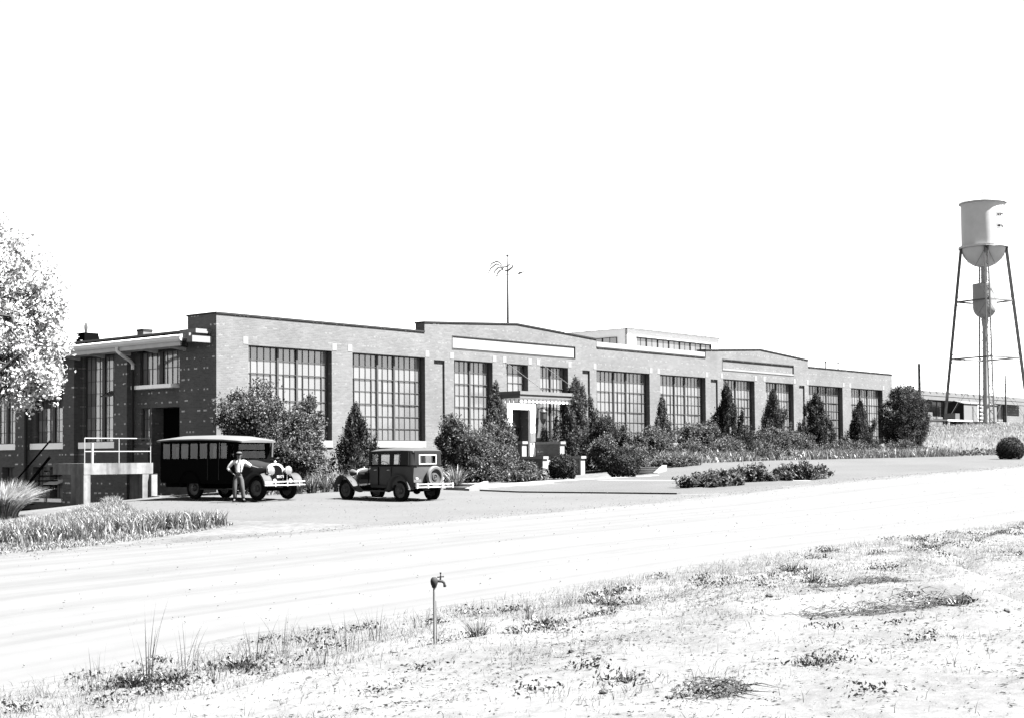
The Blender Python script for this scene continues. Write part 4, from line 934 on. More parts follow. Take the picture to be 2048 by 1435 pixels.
for i in range(24): s.prism([(ox-4.5+i*2.4, 42.9, 11.0), (ox-3.5+i*2.4, 42.9, 11.0), (ox-4.0+i*2.4, 42.9, 10.72)], (0, .1, 0)); 
s.box(ox-5, 206, 42.95, 43.0, 10.35, 11.05); s.build('ribbed_edge', [mat('shed_edge', .07, .8)], B2)
# boxcar
BC = empty('railway_boxcar', (168.2, 38.3, 5.55), 0, 'railway boxcar with pale ladder side and dark end standing in front of the shed', 'boxcar')
s = MB(); s.box(.06, 13, 0, 2.8, .8, 3.5); s.build('side_body', mat('boxcar_side', .085, .7, .2, .1, 2), BC)
s = MB(); s.box(-.02, .06, -.03, 2.83, .75, 3.52); s.prism([(-.02, -.03, 3.52), (-.02, 1.4, 3.85), (-.02, 2.83, 3.52)], (.08, 0, 0))
for i in range(1, 14): s.box(-.04, -.02, i*.2, i*.2+.02, .8, 3.5)
s.build('end_wall', BLACKG, BC, label='dark planked end wall')
s = MB(); s.prism([(-.2, -.15, 3.5), (-.2, 1.4, 3.95), (-.2, 2.95, 3.5), (-.2, 1.4, 3.85)], (13.4, 0, 0)); s.build('roof', CREAM, BC)
s = MB(); s.box(5.2, 7.4, -.06, 0, .85, 3.3); dd = s.build('sliding_door', WOODW, BC); s = MB()
for i in range(4): s.box(5.4, 7.2, -.08, -.06, 1.0+i*.6, 1.3+i*.6)
s.build('slats', STEEL, dd)
s = MB(); s.box(9.2, 9.3, -.05, 0, .85, 3.3); s.box(0, 13, -.04, 0, .72, .82); s.box(1, 12, .3, 2.5, .5, .75)
for i in range(12): s.beam((3.2, -.06, .9+i*.2), (3.8, -.06, .9+i*.2), .03, .03)
s.build('underframe', BLACKG, BC)
for x in (1.4, 2.9, 10.1, 11.6): s = MB(); s.tube((x, .3, .42), (x, 2.5, .42), .42, n=16); s.build('wheel', BLACK, BC)
# utility poles
def pole(x, y, h, r, lab, arms=True, lean=0):
    e = empty('utility_pole', (x, y, zg(x, y)-.3), 0, lab, 'pole', 'utility poles'); s = MB(); s.tube((0, 0, 0), (lean, 0, h), r, r*.75, 10); s.build('pole', BARK, e)
    if arms:
        s = MB()
        for k in range(3): s.beam((-.1, -.12, h-.5-k*.55), (.35, .1, h-.5-k*.55), .06, .08); s.ell((.35, .1, h-.42-k*.55), (.06, .06, .1), 8, 6)
        s.build('insulator_arm', BARK, e)
pole(71.4, 2.0, 8.75-zg(71.4, 2)+.3, .14, 'dark timber utility pole rising behind the round tree at the end of the factory')
pole(158.2, 28.1, 12.4-zg(158.2, 28.1)+.3, .13, 'slim utility pole beside the right hand leg of the water tower', False)
# small loading platform and the far brick block
e = empty('loading_platform', (137.5, 29.5, 4.6), 0, 'small timber loading platform in front of the far shed', 'platform')
s = MB(); s.box(-.6, 7.5, -2, 1.5, 1.1, 1.3); s.build('deck', WOODW, e)
for i in range(6): s = MB(); s.box(-.4+i*1.4, -.15+i*1.4, -1.8, -1.6, 0, 1.1); s.build('leg', BARK, e)
s = MB(); s.box(4.2, 5.6, -1, .5, 1.3, 2.2); s.build('crate', mat('platform_crate', .03, .9), None, (137.5, 29.5, 4.6)); tag(bpy.data.objects['crate'], 'dark crate on the loading platform by the tower leg', 'crate')
e = empty('far_warehouse', (0, 0, 0), 0, 'grey brick warehouse at the right edge beyond the water tower', 'warehouse')
s = MB(); s.box(208, 260, 48, 80, 4, 11.0); s.build('wall', BRF, e); s = MB(); s.prism([(207.5, 47.5, 11.0), (207.5, 63, 13.2), (207.5, 80, 11.0)], (54, 0, 0)); s.build('roof', mat('far_roof', .07, .9), e)
for i in range(5):
    s = MB(); s.box(211+i*8, 215+i*8, 47.95, 48, 5.5, 8.6); w__ = s.build('window', STEEL, e); s = MB(); s.box(211.3+i*8, 214.7+i*8, 47.9, 47.95, 5.8, 8.3); s.build('pane', PANEL_, w__)
# ------------------------------------------------------------------ foliage
def unit(n):
    v = rng.normal(size=(n, 3)); return v/np.linalg.norm(v, axis=1, keepdims=True)
def cards(C, size, elong=1.6, up=0., out=None, outw=0.):
    """one four-sided pointed leaf per centre; up biases the long axis upward, out points away from the stem"""
    n = len(C); d = unit(n); d[:, 2] += up
    if out is not None: d += out*outw
    d /= np.linalg.norm(d, axis=1, keepdims=True)+1e-9
    a = np.cross(d, unit(n)); a /= np.linalg.norm(a, axis=1, keepdims=True)+1e-9
    s = size*rng.uniform(.6, 1.35, (n, 1)); L_ = d*s*elong/2; W = a*s/2
    bend = np.cross(d, a)*s*.15
    return np.stack([C-L_, C+W*.9+bend, C+L_, C-W*.9+bend], 1).reshape(-1, 3)
def crown_pts(blobs, n, ncl, spread, shell=.55):
    """clumped points: cluster centres lie mostly near the surfaces of the blobs"""
    B_ = np.array(blobs, float); vol = (B_[:, 3]*B_[:, 4]*B_[:, 5])**.75; bi = rng.choice(len(B_), ncl, p=vol/vol.sum())
    u = unit(ncl); r = shell+(1.04-shell)*rng.random((ncl, 1))**.6; c = B_[bi, :3]+u*r*B_[bi, 3:6]
    ci = rng.integers(0, ncl, n); w = rng.random(ncl)**1.3+.15; ci = rng.choice(ncl, n, p=w/w.sum())
    p = c[ci]+rng.normal(size=(n, 3))*spread*rng.uniform(.5, 1.2, (ncl, 1))[ci]
    o = p-B_[bi, :3][ci]; o /= np.linalg.norm(o, axis=1, keepdims=True)+1e-9
    return p, o
def limbs(mb, base, blobs, r0, h0=.0, n=10):
    for i in range(n):
        b = random.choice(blobs); t = Vector((b[0]+random.uniform(-.6, .6)*b[3], b[1]+random.uniform(-.6, .6)*b[4], b[2]+random.uniform(-.5, .6)*b[5]))
        m_ = Vector((base[0]+(t.x-base[0])*.3, base[1]+(t.y-base[1])*.3, base[2]+(t.z-base[2])*.55)); mb.path([base, m_, t], [r0, r0*.55, r0*.15], 5)
def blobs_shrub(h, r, seed):
    q = random.Random(seed); out = [(0, 0, h*.5, r*.72, r*.6, h*.5)]
    for i in range(6):
        a = q.uniform(0, 6.28); rr = r*q.uniform(.35, .65); s_ = r*q.uniform(.3, .48); hz = q.uniform(.25, .82)*h
        out.append((rr*math.cos(a), rr*math.sin(a)*.8, hz, s_, s_, min(s_*1.1, h-hz+.05)))
    return out
def plant(kind, name, x, y, top, r, label, group=None, m=None, seed=0, dens=1., gz=None, leaf=None, cat=None):
    g = zg(x, y) if gz is None else gz; h = top-g
    e = empty(name, (x, y, g-.02), 0, label, cat or {'shrub': 'shrub', 'conifer': 'conifer', 'tree': 'tree'}[kind], group)
    if kind == 'conifer':
        q = random.Random(seed); n = int(11500*dens*max(.5, h*r/2)); ncl = int(46*h); t = rng.random(ncl)**1.2
        ang = rng.random(ncl)*6.283; lobes = 1+.3*np.sin(ang*2+seed*1.7)+.2*np.sin(ang*3+seed+t*5)+.15*np.sin(ang*5+seed*2+t*9)
        prof = np.where(t < .12, .72+t*2.2, (1-t)**.8*1.14)
        rr = r*prof*lobes*rng.uniform(.25, 1.12, ncl); c = np.stack([rr*np.cos(ang), rr*np.sin(ang), t*h*.96+.05], 1)
        ci = rng.integers(0, ncl, n); sp = .07+.075*(1-t[ci])[:, None]; P = c[ci]+rng.normal(size=(n, 3))*sp*np.array([.65, .65, 2.0])
        P[:, 2] = np.maximum(P[:, 2], .03); o = P.copy(); o[:, 2] = 0; o /= np.linalg.norm(o, axis=1, keepdims=True)+1e-9
        v = cards(P, leaf or .052, 2.3, 1.1, o, .6); bl = [(0, 0, h*.4, r*.4, r*.4, h*.4)]
    else:
        bl = blobs_shrub(h, r, seed) if kind == 'shrub' else [(0, 0, h*.55, r*.8, r*.8, h*.42), (r*.3, .2, h*.35, r*.7, r*.6, h*.3), (-r*.35, 0, h*.32, r*.6, r*.6, h*.3), (0, 0, h*.8, r*.45, r*.45, h*.2)]
        n = int(10500*dens*max(.6, h*r/2)); P, o = crown_pts(bl, n, int(60*max(1, h*r)), .085+.035*r)
        P[:, 2] = np.maximum(P[:, 2], .03); v = cards(P, leaf or .06, 1.6, .25, o, .5)
    fastmesh('foliage', v, 4, m or LMID, e)
    s = MB(); s.path([(0, 0, 0), (.02, 0, h*.5), (0, .02, h*.85)], [.05+.02*h*.3, .04, .012], 6); limbs(s, (0, 0, .1), bl, .035, n=9); s.build('stem', BARK, e)
    return e
P_ = [  # kind, x, y, top, radius, material, label
('shrub', -.35, -2.9, 4.55, 1.75, LMID, 'tallest loose shrub at the factory corner behind the bus'),
('shrub', 1.0, -3.3, 3.3, 1.5, LMID, 'spreading shrub between the bus bonnet and the first tall window'),
('shrub', -1.0, -2.6, 3.5, .8, LDARK, 'leafy shrub hugging the corner just above the bus roof'),
('tree', 2.31, -2.8, 4.08, .85, LMID, 'slender broadleaf tree in front of the first tall window'),
('conifer', 5.19, -2.6, 3.62, .95, LDARK, 'dark conical evergreen between the first two tall windows, left of the sedan'),
('shrub', 10.57, -3.2, 3.48, .85, LMID, 'bush rising against the second narrow brick recess, right of the sedan'),
('conifer', 14.2, -2.6, 4.85, 1.15, LMID, 'tall pointed bush just left of the entrance'),
('shrub', 10.9, -4.0, 2.7, 1.5, LMID, 'big rounded bush right behind the sedan tail'),
('shrub', 12.9, -3.6, 2.95, 1.05, LMID, 'rounded bush below the pointed bush left of the entrance'),
('shrub', 11.2, -4.9, 1.9, 1.3, LMID, 'wide low bush in front of the group left of the entrance'),
('conifer', 22.0, -1.3, 5.5, 1.4, LMID, 'tall pointed evergreen just right of the entrance canopy'),
('shrub', 23.0, -2.6, 3.7, 1.0, LDARK, 'dark upright bush right of the pointed evergreen at the entrance'),
('shrub', 21.6, -3.4, 2.6, 1.0, LMID, 'rounded bush beside the right entrance stair wall'),
('shrub', 24.5, -3.2, 2.83, .8, LMID, 'small bush at the left edge of the sixth window'),
('shrub', 26.44, -3.2, 3.0, 1.25, LMID, 'rounded grey green bush under the window right of the entrance block'),
('shrub', 30.08, -3.2, 3.17, 1.4, LMID, 'broad bush between the slim evergreen and the dark spire evergreen'),
('shrub', 32.25, -2.8, 3.35, .85, LMID, 'bush tucked left of the dark spire evergreen'),
('conifer', 28.6, -2.2, 4.72, .75, LMID, 'slim evergreen between the two windows right of the entrance block'),
('conifer', 34.66, -2.6, 5.5, 1.5, LDARK, 'largest dark spire evergreen below the right hand gable'),
('conifer', 40.65, -2.2, 5.42, 1.1, LMID, 'thin light evergreen under the middle of the right hand gable'),
('conifer', 45.46, -2.6, 5.35, 1.4, LDARK, 'dark spire evergreen at the right end of the right hand gable'),
('conifer', 51.6, -2.6, 5.0, 1.45, LDARK, 'last dark spire evergreen, next to the round tree'),
('tree', 58.6, -2.6, 6.4, 2.1, LDARK, 'big round dense tree at the far right end of the factory'),
('shrub', 32.15, -4.0, 2.45, 1.5, LMID, 'low spreading shrub in front of the dark spire under the gable'),
('shrub', 38.25, -3.2, 3.1, 1.5, LMID, 'rounded shrub right of the largest dark spire'),
('shrub', 41.3, -3.6, 2.8, 1.5, LMID, 'rounded shrub below the thin light evergreen'),
('shrub', 45.3, -3.9, 2.4, 1.4, LMID, 'low shrub before the second dark spire'),
('shrub', 35.6, -4.1, 2.3, 1.35, LMID, 'low shrub at the foot of the largest dark spire'),
('shrub', 22.6, -4.7, 2.0, 1.2, LMID, 'low shrub behind the larger clipped ball, right of the stairs'),
('shrub', 48.6, -3.8, 2.3, 1.3, LMID, 'low shrub between the last two dark spires'),
('shrub', 55.0, -3.9, 2.3, 1.4, LMID, 'low shrub left of the big round tree'),
('shrub', 28.3, -4.3, 2.2, 1.2, LMID, 'low shrub in front of the slim evergreen'),
('shrub', 7.6, -1.0, 2.4, .6, LDARK, 'small dark shrub against the wall below the second tall window'),
('shrub', 13.6, -4.9, 1.15, .6, LMID, 'small shrub at the left foot of the entrance stairs'),
]
for i, (k_, x, y, t, r, m_, lab) in enumerate(P_):
    plant(k_, {'shrub': 'shrub', 'conifer': 'evergreen', 'tree': 'tree'}[k_], x, y, t, r, lab, 'plants along the factory front', m_, i*3+1)
# clipped balls and low junipers
def ball(x, y, r, lab, hh=.95):
    g = zg(x, y); e = empty('clipped_bush', (x, y, g), 0, lab, 'bush', 'clipped ball bushes'); n = 5200; u = unit(n); u = u[u[:, 2] > -.75]; n = len(u)
    w_ = 1+.06*np.sin(u[:, 0]*7+x)*np.cos(u[:, 1]*6); P = u*(r*w_*rng.uniform(.86, 1.03, n))[:, None]*np.array([1, 1, hh])+np.array([0, 0, r*.78*hh])
    P[:, 2] = np.maximum(P[:, 2], .02); fastmesh('foliage', cards(P, .06, 1.5, .2, u, .8), 4, LDARK, e)
    s = MB(); s.tube((0, 0, -.05), (0, 0, r*.8), .05); s.ell((0, 0, r*.8*hh), (r*.8, r*.8, r*.72*hh), 16, 10); s.build('stem', BARK, e)
ball(15.35, -5.7, .66, 'smaller clipped ball bush in front of the entrance stairs'); ball(17.4, -7.6, .8, 'larger clipped ball bush right of the entrance stairs'); ball(43.23, -15.9, .75, 'lone clipped ball bush at the far right of the lawn')
def juniper(x, y, rx, ry, h, lab, name='juniper'):
    g = zg(x, y); e = empty(name, (x, y, g), 0, lab, 'juniper', 'low junipers on the lawn'); n = int(8000*rx*ry)
    bl = [(random.uniform(-.6, .6)*rx, random.uniform(-.6, .6)*ry, h*.2, rx*.5, ry*.5, h*random.uniform(.4, .7)) for _ in range(10)]+[(0, 0, h*.2, rx*.85, ry*.8, h*.5)]
    P, o = crown_pts(bl, n, 150, .085); P = P[P[:, 2] > .02]; o = P*np.array([1, 1, 0]); o /= np.linalg.norm(o, axis=1, keepdims=True)+1e-9
    fastmesh('foliage', cards(P, .06, 2.6, .35, o, .8), 4, LMID, e); s = MB()
    for i in range(14): a = random.uniform(0, 6.28); s.path([(0, 0, 0), (rx*.4*math.cos(a), ry*.4*math.sin(a), h*.3), (rx*.8*math.cos(a), ry*.8*math.sin(a), h*.45)], [.03, .02, .006], 4)
    s.build('stem', BARK, e)
juniper(8.6, -17.7, 1.5, 1.0, .62, 'low spreading juniper nearest the driveway corner of the lawn')
juniper(12.6, -17.3, 1.3, .9, .72, 'low juniper just beyond the walk, middle of the three by the road'); juniper(14.6, -18.4, 1.5, 1.0, .75, 'low spreading juniper farthest right of the three by the road')
juniper(24.4, -5.8, 1.3, .9, .6, 'low flat juniper at the top of the lawn steps'); juniper(11.7, -6.3, .9, .7, .5, 'small low juniper beside the walk left of the stairs')

# ------------------------------------------------------------------ blades
def blades(X, Y, Zb, h, w_, lean, seg=2, gz=True, curl=.6, az=None):
    """tapering curved blades; returns quads (seg per blade)"""
    n = len(X); a = rng.random(n)*6.283 if az is None else az; l = lean*rng.uniform(.2, 1.3, n); d = np.stack([np.cos(a), np.sin(a)], 1); b = rng.random(n)*6.283
    s = np.stack([np.cos(b), np.sin(b)], 1)*(w_/2)[:, None] if hasattr(w_, '__len__') else np.stack([np.cos(b), np.sin(b)], 1)*w_/2
    out = []; prev = None
    for k in range(seg+1):
        t = k/seg; off = d*(l*h*t**1.6)[:, None]; z = Zb+h*(t-curl*l*t**2.4*.6); w2 = 1-t**1.5*.93
        c = np.stack([X+off[:, 0], Y+off[:, 1], z], 1); e_ = np.concatenate([s*w2, np.zeros((n, 1))], 1); cur = (c-e_, c+e_)
        if prev is not None: out.append(np.stack([prev[0], prev[1], cur[1], cur[0]], 1))
        prev = cur
    return np.stack(out, 1).reshape(-1, 3)
def blobmask(x, y, s_, thr, o=0):
    return np.array([noise.noise((a*s_+o, b*s_, o)) > thr for a, b in zip(x, y)])
def stuff(name, v, m_, lab, k=4):
    o = fastmesh(name, v, k, m_); o['kind'] = 'stuff'; o['label'] = lab; o['category'] = name.replace('_', ' '); return o
# strap-leaved clumps (irises) in the beds
def iris(x, y, h, n, lab, r=.35, m=None, name='strap_leaf_plant'):
    g = zg(x, y); e = empty(name, (x, y, g), 0, lab, 'plant', 'strap leaved plants in the beds'); a = rng.random(n)*6.283; rr = rng.random(n)*r*.5
    X_, Y_ = rr*np.cos(a), rr*np.sin(a); v = blades(X_, Y_, np.zeros(n), h*rng.uniform(.6, 1.15, n), .045, .55, 4, az=a); fastmesh('leaves', v, 4, m or LIRIS, e)
for i in range(7): iris(-.2+i*.55, -5.2-i*.14, .85, 90, 'strap leaved clump %s along the drive edge between bus and sedan' % ['first from the bus', 'second from the bus', 'third from the bus', 'fourth from the bus', 'fifth from the bus', 'sixth from the bus', 'seventh from the bus'][i])
for i, (x, y) in enumerate(((4.4, -7.8), (5.0, -8.5), (5.6, -8.0))): iris(x, y, .95, 100, 'strap leaved clump %s between sedan tail and lawn steps' % ['nearest the sedan', 'in front', 'at the back'][i])
N_ = 26000
x = rng.uniform(24, 61.5, N_); y = -4.6+rng.normal(size=N_)*.42-.25*np.sin(x*.5); h = .34+.5*rng.random(N_)**1.5
h *= np.where(blobmask(x, y, .5, -.25, 3), 1, .45)
stuff('flower_border', blades(x, y, zgv(x, y), h, .045, .55, 3), LIRIS, 'long border of strap leaved flowers at the foot of the right hand shrubs')
x = rng.uniform(-1.5, 24, 9000); y = -3.9+rng.normal(size=9000)*.6; k_ = ~((x > 16.6) & (x < 21.4)); x, y = x[k_], y[k_]
stuff('ground_cover', cards(np.stack([x, y, zgv(x, y)+.05+.45*rng.random(len(x))**2], 1), .1, 1.8, .5), LMID, 'low leafy ground cover in the bed along the left half of the factory')
x = rng.uniform(24, 60, 14000); y = -3.2+rng.normal(size=14000)*.6
stuff('ground_cover', cards(np.stack([x, y, zgv(x, y)+.05+.8*rng.random(len(x))**2], 1), .1, 1.8, .5), LMID, 'low leafy ground cover behind the flower border')

# grass strip on the left of the driveway
N_ = 60000; x = rng.uniform(-24, -6, N_); t = rng.random(N_); ylo = -20.6+.0*x; yhi = -1.5+(-x-6)*-.05
# outline: narrow tongue ending near (-12.5,-17); fills toward the building at left
ymax = np.interp(x, [-24, -17, -13, -10.5, -8.5, -6], [-6, -5, -4.5, -4, -3, -1.6]); ymin = np.interp(x, [-24, -18, -14.5, -12.2, -11, -9, -6], [-20.6, -19.6, -18, -16.5, -13, -8, -2.2])
y = ymin+(ymax-ymin)*t; h = .1+.2*rng.random(N_)**2*np.where(blobmask(x, y, .45, .0, 7), 1.5, .5)
ed = (y-ymin)/(ymax-ymin+.01); h *= np.clip(ed*3+.35, .3, 1)
stuff('grass', blades(x, y, zgv(x, y)-.02, h, .025, .7, 2), LSTRIP, 'pale rough grass strip between road, driveway and loading dock')
for i, (px_, n) in enumerate(((0, 9000),)):
    t = rng.random(n); xx = -22.0+t*9.5; yy = -17.2+t*1.2+rng.normal(size=n)*.5; keep = blobmask(xx, yy, .9, -.15, 2)
    xx, yy = xx[keep], yy[keep]; stuff('tall_grass', blades(xx, yy, zgv(xx, yy), .2+.28*rng.random(len(xx)), .035, .5, 3), LIRIS, 'taller darker blades fringing the left grass strip')
# fountain grass at the left edge
e = empty('fountain_grass', (-9.9, -1.0, -.45), 0, 'large pale fountain of ornamental grass at the left edge', 'grass'); n = 3800; a = rng.random(n)*6.283; rr = rng.random(n)**.5*.5
fastmesh('leaves', blades(rr*np.cos(a), rr*np.sin(a), np.zeros(n), 1.3*rng.uniform(.6, 1.15, n), .03, .75, 5, az=a), 4, LPALE, e)

# left tree, crown bleached through its leaf colour
T0 = Vector((-14.6, -7.6, -.5))
LT = empty('maple_tree', T0, 0, 'tall tree with leaves coloured as washed out by sky, leaning in from the left edge', 'tree')
TB = [(-13.06, -6.7, 5.73, 1.5, 1.5, 1.6), (-13.75, -5.89, 6.95, 1.9, 1.9, 1.9), (-13.74, -5.9, 4.83, 1.8, 1.8, 1.5), (-12.84, -7.74, 4.33, 0.95, 0.95, 0.8), (-12.74, -8.62, 3.85, 0.5, 0.5, 0.45), (-12.4, -8.25, 4.93, 0.55, 0.55, 0.5), (-12.92, -6.87, 7.7, 0.7, 0.7, 0.75), (-12.23, -7.68, 6.18, 0.55, 0.55, 0.65), (-13.08, -7.46, 3.44, 0.75, 0.75, 0.45), (-12.38, -7.5, 7.01, 0.35, 0.35, 0.5), (-13.36, -6.35, 8.16, 0.9, 0.9, 0.7), (-12.57, -7.28, 5.43, 0.9, 0.9, 0.8), (-11.81, -7.4, 6.08, 0.4, 0.4, 0.3)]
TB = [(x-T0.x, y-T0.y, z-T0.z, a, b, c) for x, y, z, a, b, c in TB]
P, o = crown_pts(TB, 38000, 620, .19, .25)
fastmesh('crown', cards(P, .085, 1.4, .1), 4, LTREE, LT)
s = MB(); s.path([(0, 0, -.3), (.05, 0, 1.5), (.15, .1, 3.4), (.3, .2, 5.5), (.5, .4, 7.8)], [.2, .16, .13, .09, .03], 10)
for i in range(46):
    b = random.choice(TB); z0 = random.uniform(2.2, 7.0); f_ = (z0-1)/8; st_ = Vector((.05+.06*z0, .04*z0, z0)); en = Vector((b[0]+random.uniform(-.8, .8)*b[3], b[1]+random.uniform(-.8, .8)*b[4], b[2]+random.uniform(-.8, .8)*b[5]))
    s.path([st_, st_.lerp(en, .5)+Vector((0, 0, .25)), en], [.05, .03, .006], 5)
s.build('trunk', BARK, LT)

# ------------------------------------------------------------------ foreground weeds, twigs and litter
def zb(x, y): return zgv(x, y)+fineN(x, y)
def scatter(n, x0, x1, y0, y1): return rng.uniform(x0, x1, n), rng.uniform(y0, y1, n)
# fine short grass, clumped, denser in a band near the road
x, y = scatter(230000, -34, 6, -45, -32.2); dn = np.array([noise.noise((a*.55, b*.9, 2)) for a, b in zip(x, y)]); band = np.exp(-((y+33.9)/1.1)**2)+.55*np.exp(-((y+35.2+.12*(x+24))/.9)**2)
keep = rng.random(len(x)) < np.clip(.05+.95*band*(dn > -.32)+.35*(dn > .25), 0, 1)*np.clip(1.25-(x+34)/70, .4, 1); x, y = x[keep], y[keep]; n = len(x)
stuff('weed_grass', blades(x, y, zb(x, y)-.01, .03+.13*rng.random(n)**2.2, .0055, .8, 2), LDRY, 'thin pale grass and weeds over the foreground bank')
# dark broad leaved weeds in clumps
cx_, cy_ = scatter(420, -31, 4, -43, -32.6); w_ = np.exp(-((cy_+34.4)/1.3)**2)+.12; kk = rng.random(420) < w_; cx_, cy_ = cx_[kk], cy_[kk]
ci = rng.integers(0, len(cx_), 9000); x = cx_[ci]+rng.normal(size=9000)*.11; y = cy_[ci]+rng.normal(size=9000)*.11
stuff('leafy_weeds', cards(np.stack([x, y, zb(x, y)+.02+.07*rng.random(9000)**1.5], 1), .022, 1.8, .4), LBLK, 'small dark leafy weeds dotted over the foreground bank')
# litter: dark chips and pebbles lying on the dirt
cx_, cy_ = scatter(420, -29, 8, -42.5, -34); ci = rng.integers(0, 420, 34000); x = cx_[ci]+rng.normal(size=34000)*.6; y = cy_[ci]+rng.normal(size=34000)*.4; k_ = y < -33; x, y = x[k_], y[k_]
P = np.stack([x, y, zb(x, y)+.012], 1); d = unit(len(P))*np.array([1, 1, .25]); a = np.cross(d, np.array([0, 0, 1.])); s_ = .004+.022*rng.random((len(P), 1))**2.2
stuff('litter', np.stack([P-d*s_*1.4, P+a*s_*.5+np.array([0, 0, .006]), P+d*s_*1.4, P-a*s_*.5], 1).reshape(-1, 3), LBLK, 'dark chips, bark and stones scattered over the sandy bank')
def stalks(name, x, y, n, h, lab, lean=.25, r=.06, w_=.006, m=LBLK, leaf=0, cat='weed', grp='tall weeds on the bank'):
    z = zg(x, y)+float(fineN(np.array([x]), np.array([y]))[0]); e = empty(name, (x, y, z-.02), 0, lab, cat, grp); a = rng.random(n)*6.283; rr = rng.random(n)*r
    fastmesh('foliage', blades(rr*np.cos(a), rr*np.sin(a), np.zeros(n), h*rng.uniform(.45, 1.1, n), w_, lean, 5, az=a, curl=.4), 4, m, e)
    if leaf:
        P = np.stack([rng.normal(size=leaf)*r*1.6, rng.normal(size=leaf)*r*1.6, np.abs(rng.normal(size=leaf))*h*.22+.01], 1); fastmesh('leaves', cards(P, .02, 2.4, .3), 4, LBLK, e)
    return e
stalks('tall_grass_clump', -27.0, -33.9, 13, .92, 'tallest thin grass stalks standing over the leafy tuft at bottom left', .22, .09, .011, LBLK)
stalks('weed_tuft', -27.35, -34.15, 150, .2, 'dark arching leafy tuft at the foot of the tallest stalks', 1.0, .13, .012, LBLK, 300)
stalks('weed_tuft', -27.05, -34.35, 120, .16, 'smaller dark tuft right of the tallest stalks', 1.0, .12, .01, LBLK, 220)
stalks('weed_tuft', -26.3, -34.4, 90, .16, 'loose weed tuft midway between the stalks and the tap', .9, .12, .01, LBLK, 240)
stalks('weed_tuft', -23.75, -35.35, 90, .34, 'spiky dark weed tuft just right of the tap', .7, .07, .01, LBLK, 120)
q_ = [(-26.4, -33.7, .5), (-25.9, -34.2, .42), (-25.3, -33.9, .5), (-24.9, -34.5, .4), (-26.8, -34.7, .35), (-25.6, -34.9, .3), (-27.7, -34.1, .4), (-24.2, -34.2, .35), (-23.2, -34.0, .3), (-22.0, -34.6, .28), (-20.9, -34.4, .3), (-19.3, -33.9, .28)]
for i, (x, y, h) in enumerate(q_): stalks('tall_grass_clump', x, y, 14, h*1.15, 'thin grass stalks %s along the near road edge' % ['first right of the tallest stalks', 'second right of the tallest stalks', 'third right of the tallest stalks', 'fourth right of the tallest stalks', 'in front of the tallest stalks', 'in front left of the tap', 'farthest left', 'just behind the tap', 'right behind the spiky tuft', 'sixth from the right end', 'second from the right end', 'at the right end'][i], .35, .15, .0075, LBLK if i % 2 else LDRY)
for i, (x, y) in enumerate(((-20.2, -34.5), (-20.07, -34.1), (-22.2, -35.0), (-15.5, -34.6), (-17.4, -36.0), (-19.88, -39.14), (-24.6, -39.9), (-25.9, -38.9))):
    stalks('weed_tuft', x, y, 70, [.2, .16, .18, .3, .3, .2, .14, .12][i], 'small dark weed tuft %s' % ['in the middle of the bank near the road', 'beside the road edge right of the tap', 'between tap and mid bank', 'on the upper bank at right', 'beside the brush heap', 'right of the larger brush heap', 'right of the smaller brush heap', 'at bottom centre'][i], .9, .1, .008, LBLK, 160)
def brush(x, y, rx, ry, n, lab, sc_=1.):
    hz = lambda a, b: zg(x+a, y+b)+float(fineN(np.array([x+a]), np.array([y+b]))[0])-z
    z = zg(x, y)+float(fineN(np.array([x]), np.array([y]))[0]); e = empty('brush_heap', (x, y, z), 0, lab, 'brush heap', 'heaps of dead brush'); s = MB(); 
    for i in range(n):
        a = random.uniform(0, 6.28) if i % 3 else random.gauss(-1.2, .8); r_ = random.random()**.6 if i % 3 else random.uniform(.75, 1.1); px_, py_ = rx*r_*math.cos(a), ry*r_*math.sin(a); b = random.uniform(0, 6.28); l = random.uniform(.05, .3)*sc_*(2 if i % 9 == 0 else 1); zz = hz(px_, py_)+random.uniform(.0, .09)*sc_*(1.2-r_)
        s.path([(px_, py_, zz), (px_+l*.5*math.cos(b), py_+l*.5*math.sin(b), zz+random.uniform(0, .05)), (px_+l*math.cos(b+.3), py_+l*math.sin(b+.3), zz+random.uniform(-.01, .03))], [.004, .004, .0015], 3)
    s.build('twigs', [mat('dead_twigs', .02, .9) if 'dead_twigs' not in bpy.data.materials else bpy.data.materials['dead_twigs']], e)
    m_ = n//3; P = np.stack([rng.normal(size=m_)*rx*.55, rng.normal(size=m_)*ry*.55, np.abs(rng.normal(size=m_))*.02+.01], 1); P[:, 2] += zgv(P[:, 0]+x, P[:, 1]+y)+fineN(P[:, 0]+x, P[:, 1]+y)-z; fastmesh('leaves', cards(P, .022, 2.2, .1), 4, LBLK, e)
brush(-19.9, -38.1, 1.5, .95, 620, 'larger heap of dead twigs and leaves on the bank at right')
brush(-26.2, -39.85, .34, .22, 170, 'smaller heap of dead twigs at the bottom edge', .6)
brush(-17.6, -36.8, 1.0, .5, 260, 'loose scatter of twigs above the larger heap', .8)
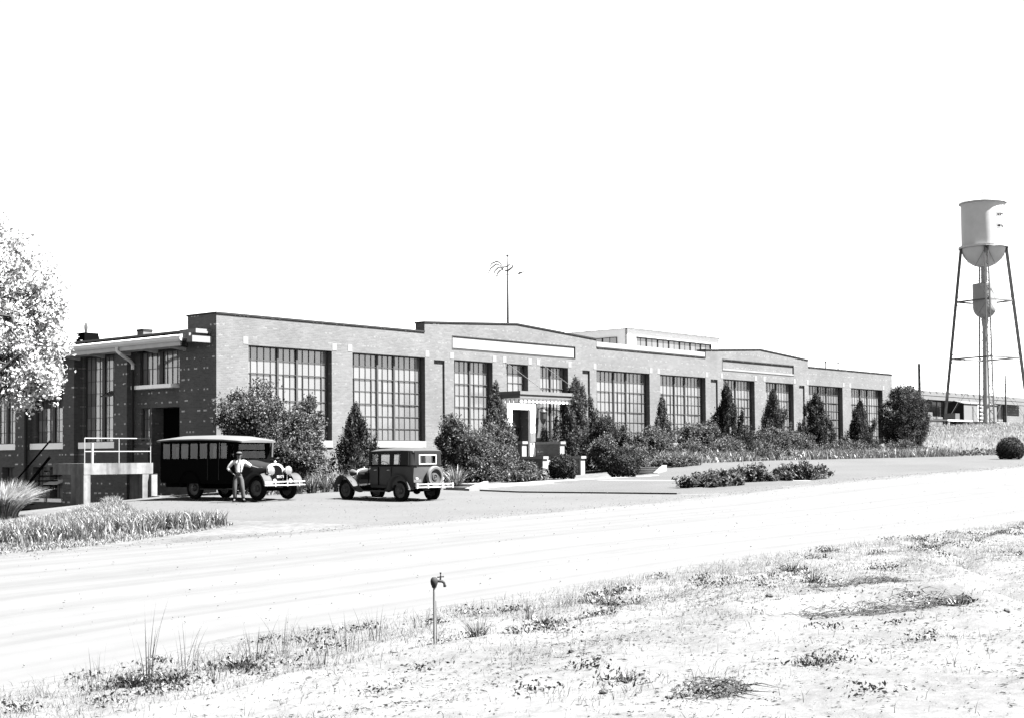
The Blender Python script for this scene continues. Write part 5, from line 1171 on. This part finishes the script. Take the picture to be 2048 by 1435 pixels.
for i, (x, y, r_) in enumerate(((-26.37, -39.0, .035), (-24.6, -37.3, .03), (-23.9, -36.9, .025), (-19.3, -36.4, .05), (-21.0, -40.6, .04), (-20.4, -39.9, .035))):
    z = zg(x, y)+float(fineN(np.array([x]), np.array([y]))[0]); s = MB(); s.ell((0, 0, r_*.5), (r_*1.2, r_, r_*.8), 9, 6)
    for j, v in enumerate(s.v): w__ = 1+.3*noise.noise(Vector(v)*40+Vector((i, 0, 0))); s.v[j] = (v[0]*w__, v[1]*w__, v[2]*w__)
    o = s.build('stone', mat('stone_%d' % i, .05, .9, .2, .3, 30), loc=(x, y, z)); tag(o, 'small rough stone %s' % ['at bottom centre below the tap', 'lying right of the tap foot', 'beyond the stone right of the tap', 'left of the larger brush heap', 'lying below the weed tuft at far right', 'just right of the larger brush heap'][i], 'stone', 'loose stones on the bank')
# clods and pebbles along the far road edge and over the drive
x = rng.uniform(-22, 34, 2600); y = -21+rng.normal(size=2600)*.45+.1*np.sin(x); x2 = rng.uniform(-11, 5, 900); y2 = rng.uniform(-20, -3, 900); x3 = rng.uniform(-30, 25, 900); y3 = -21.5-rng.random(900)*10.3
x = np.concatenate([x, x2, x3]); y = np.concatenate([y, y2, y3]); P = np.stack([x, y, zgv(x, y)+.03], 1); d = unit(len(P))*np.array([1, 1, .3]); a = np.cross(d, np.array([0, 0, 1.])); s_ = .006+.026*rng.random((len(P), 1))**3
stuff('pebbles', np.stack([P-d*s_, P+a*s_*.7+np.array([0, 0, .015]), P+d*s_, P-a*s_*.7], 1).reshape(-1, 3), LPEB, 'dark clods and pebbles along the far road edge and over the drive')
# sparse meadow grass
x, y = scatter(26000, 62, 150, -16, 30); stuff('meadow_grass', blades(x, y, zgv(x, y), .12+.3*rng.random(26000), .05, .6, 2), LMEAD, 'dry meadow grass on the bank below the water tower')
x, y = scatter(900, 62, 70, -9, -3); stuff('meadow_grass', cards(np.stack([x, y, zgv(x, y)+.1*rng.random(900)], 1), .16, 2, .4), LMID, 'dark low weeds along the foot of the meadow')
# stepped stairs in the lawn
def lawnsteps(x0, y0, dirx, diry, lab, n=4, w_=1.3):
    z0 = zg(x0, y0); e = empty('garden_steps', (x0, y0, z0), math.atan2(diry, dirx), lab, 'steps'); s = MB()
    for i in range(n): s.box(i*.36, i*.36+.36, -w_/2, w_/2, -.3, .0+.11*(i+1))
    s.build('treads', CONC, e)
    for q in (-1, 1): s = MB(); a = q*(w_/2+.13); s.prism([(-.25, a-.12, -.2), (-.25, a-.12, .06), (n*.36+.15, a-.12, .1+.11*n), (n*.36+.15, a-.12, -.2)], (0, .24, 0)); s.build('side_kerb', SURR, e)
lawnsteps(4.6, -8.9, 1, 0, 'short concrete steps from the driveway up to the walk', 2); lawnsteps(20.3, -6.6, 1, .3, 'pale edged garden steps climbing the lawn right of the larger clipped ball', 3)
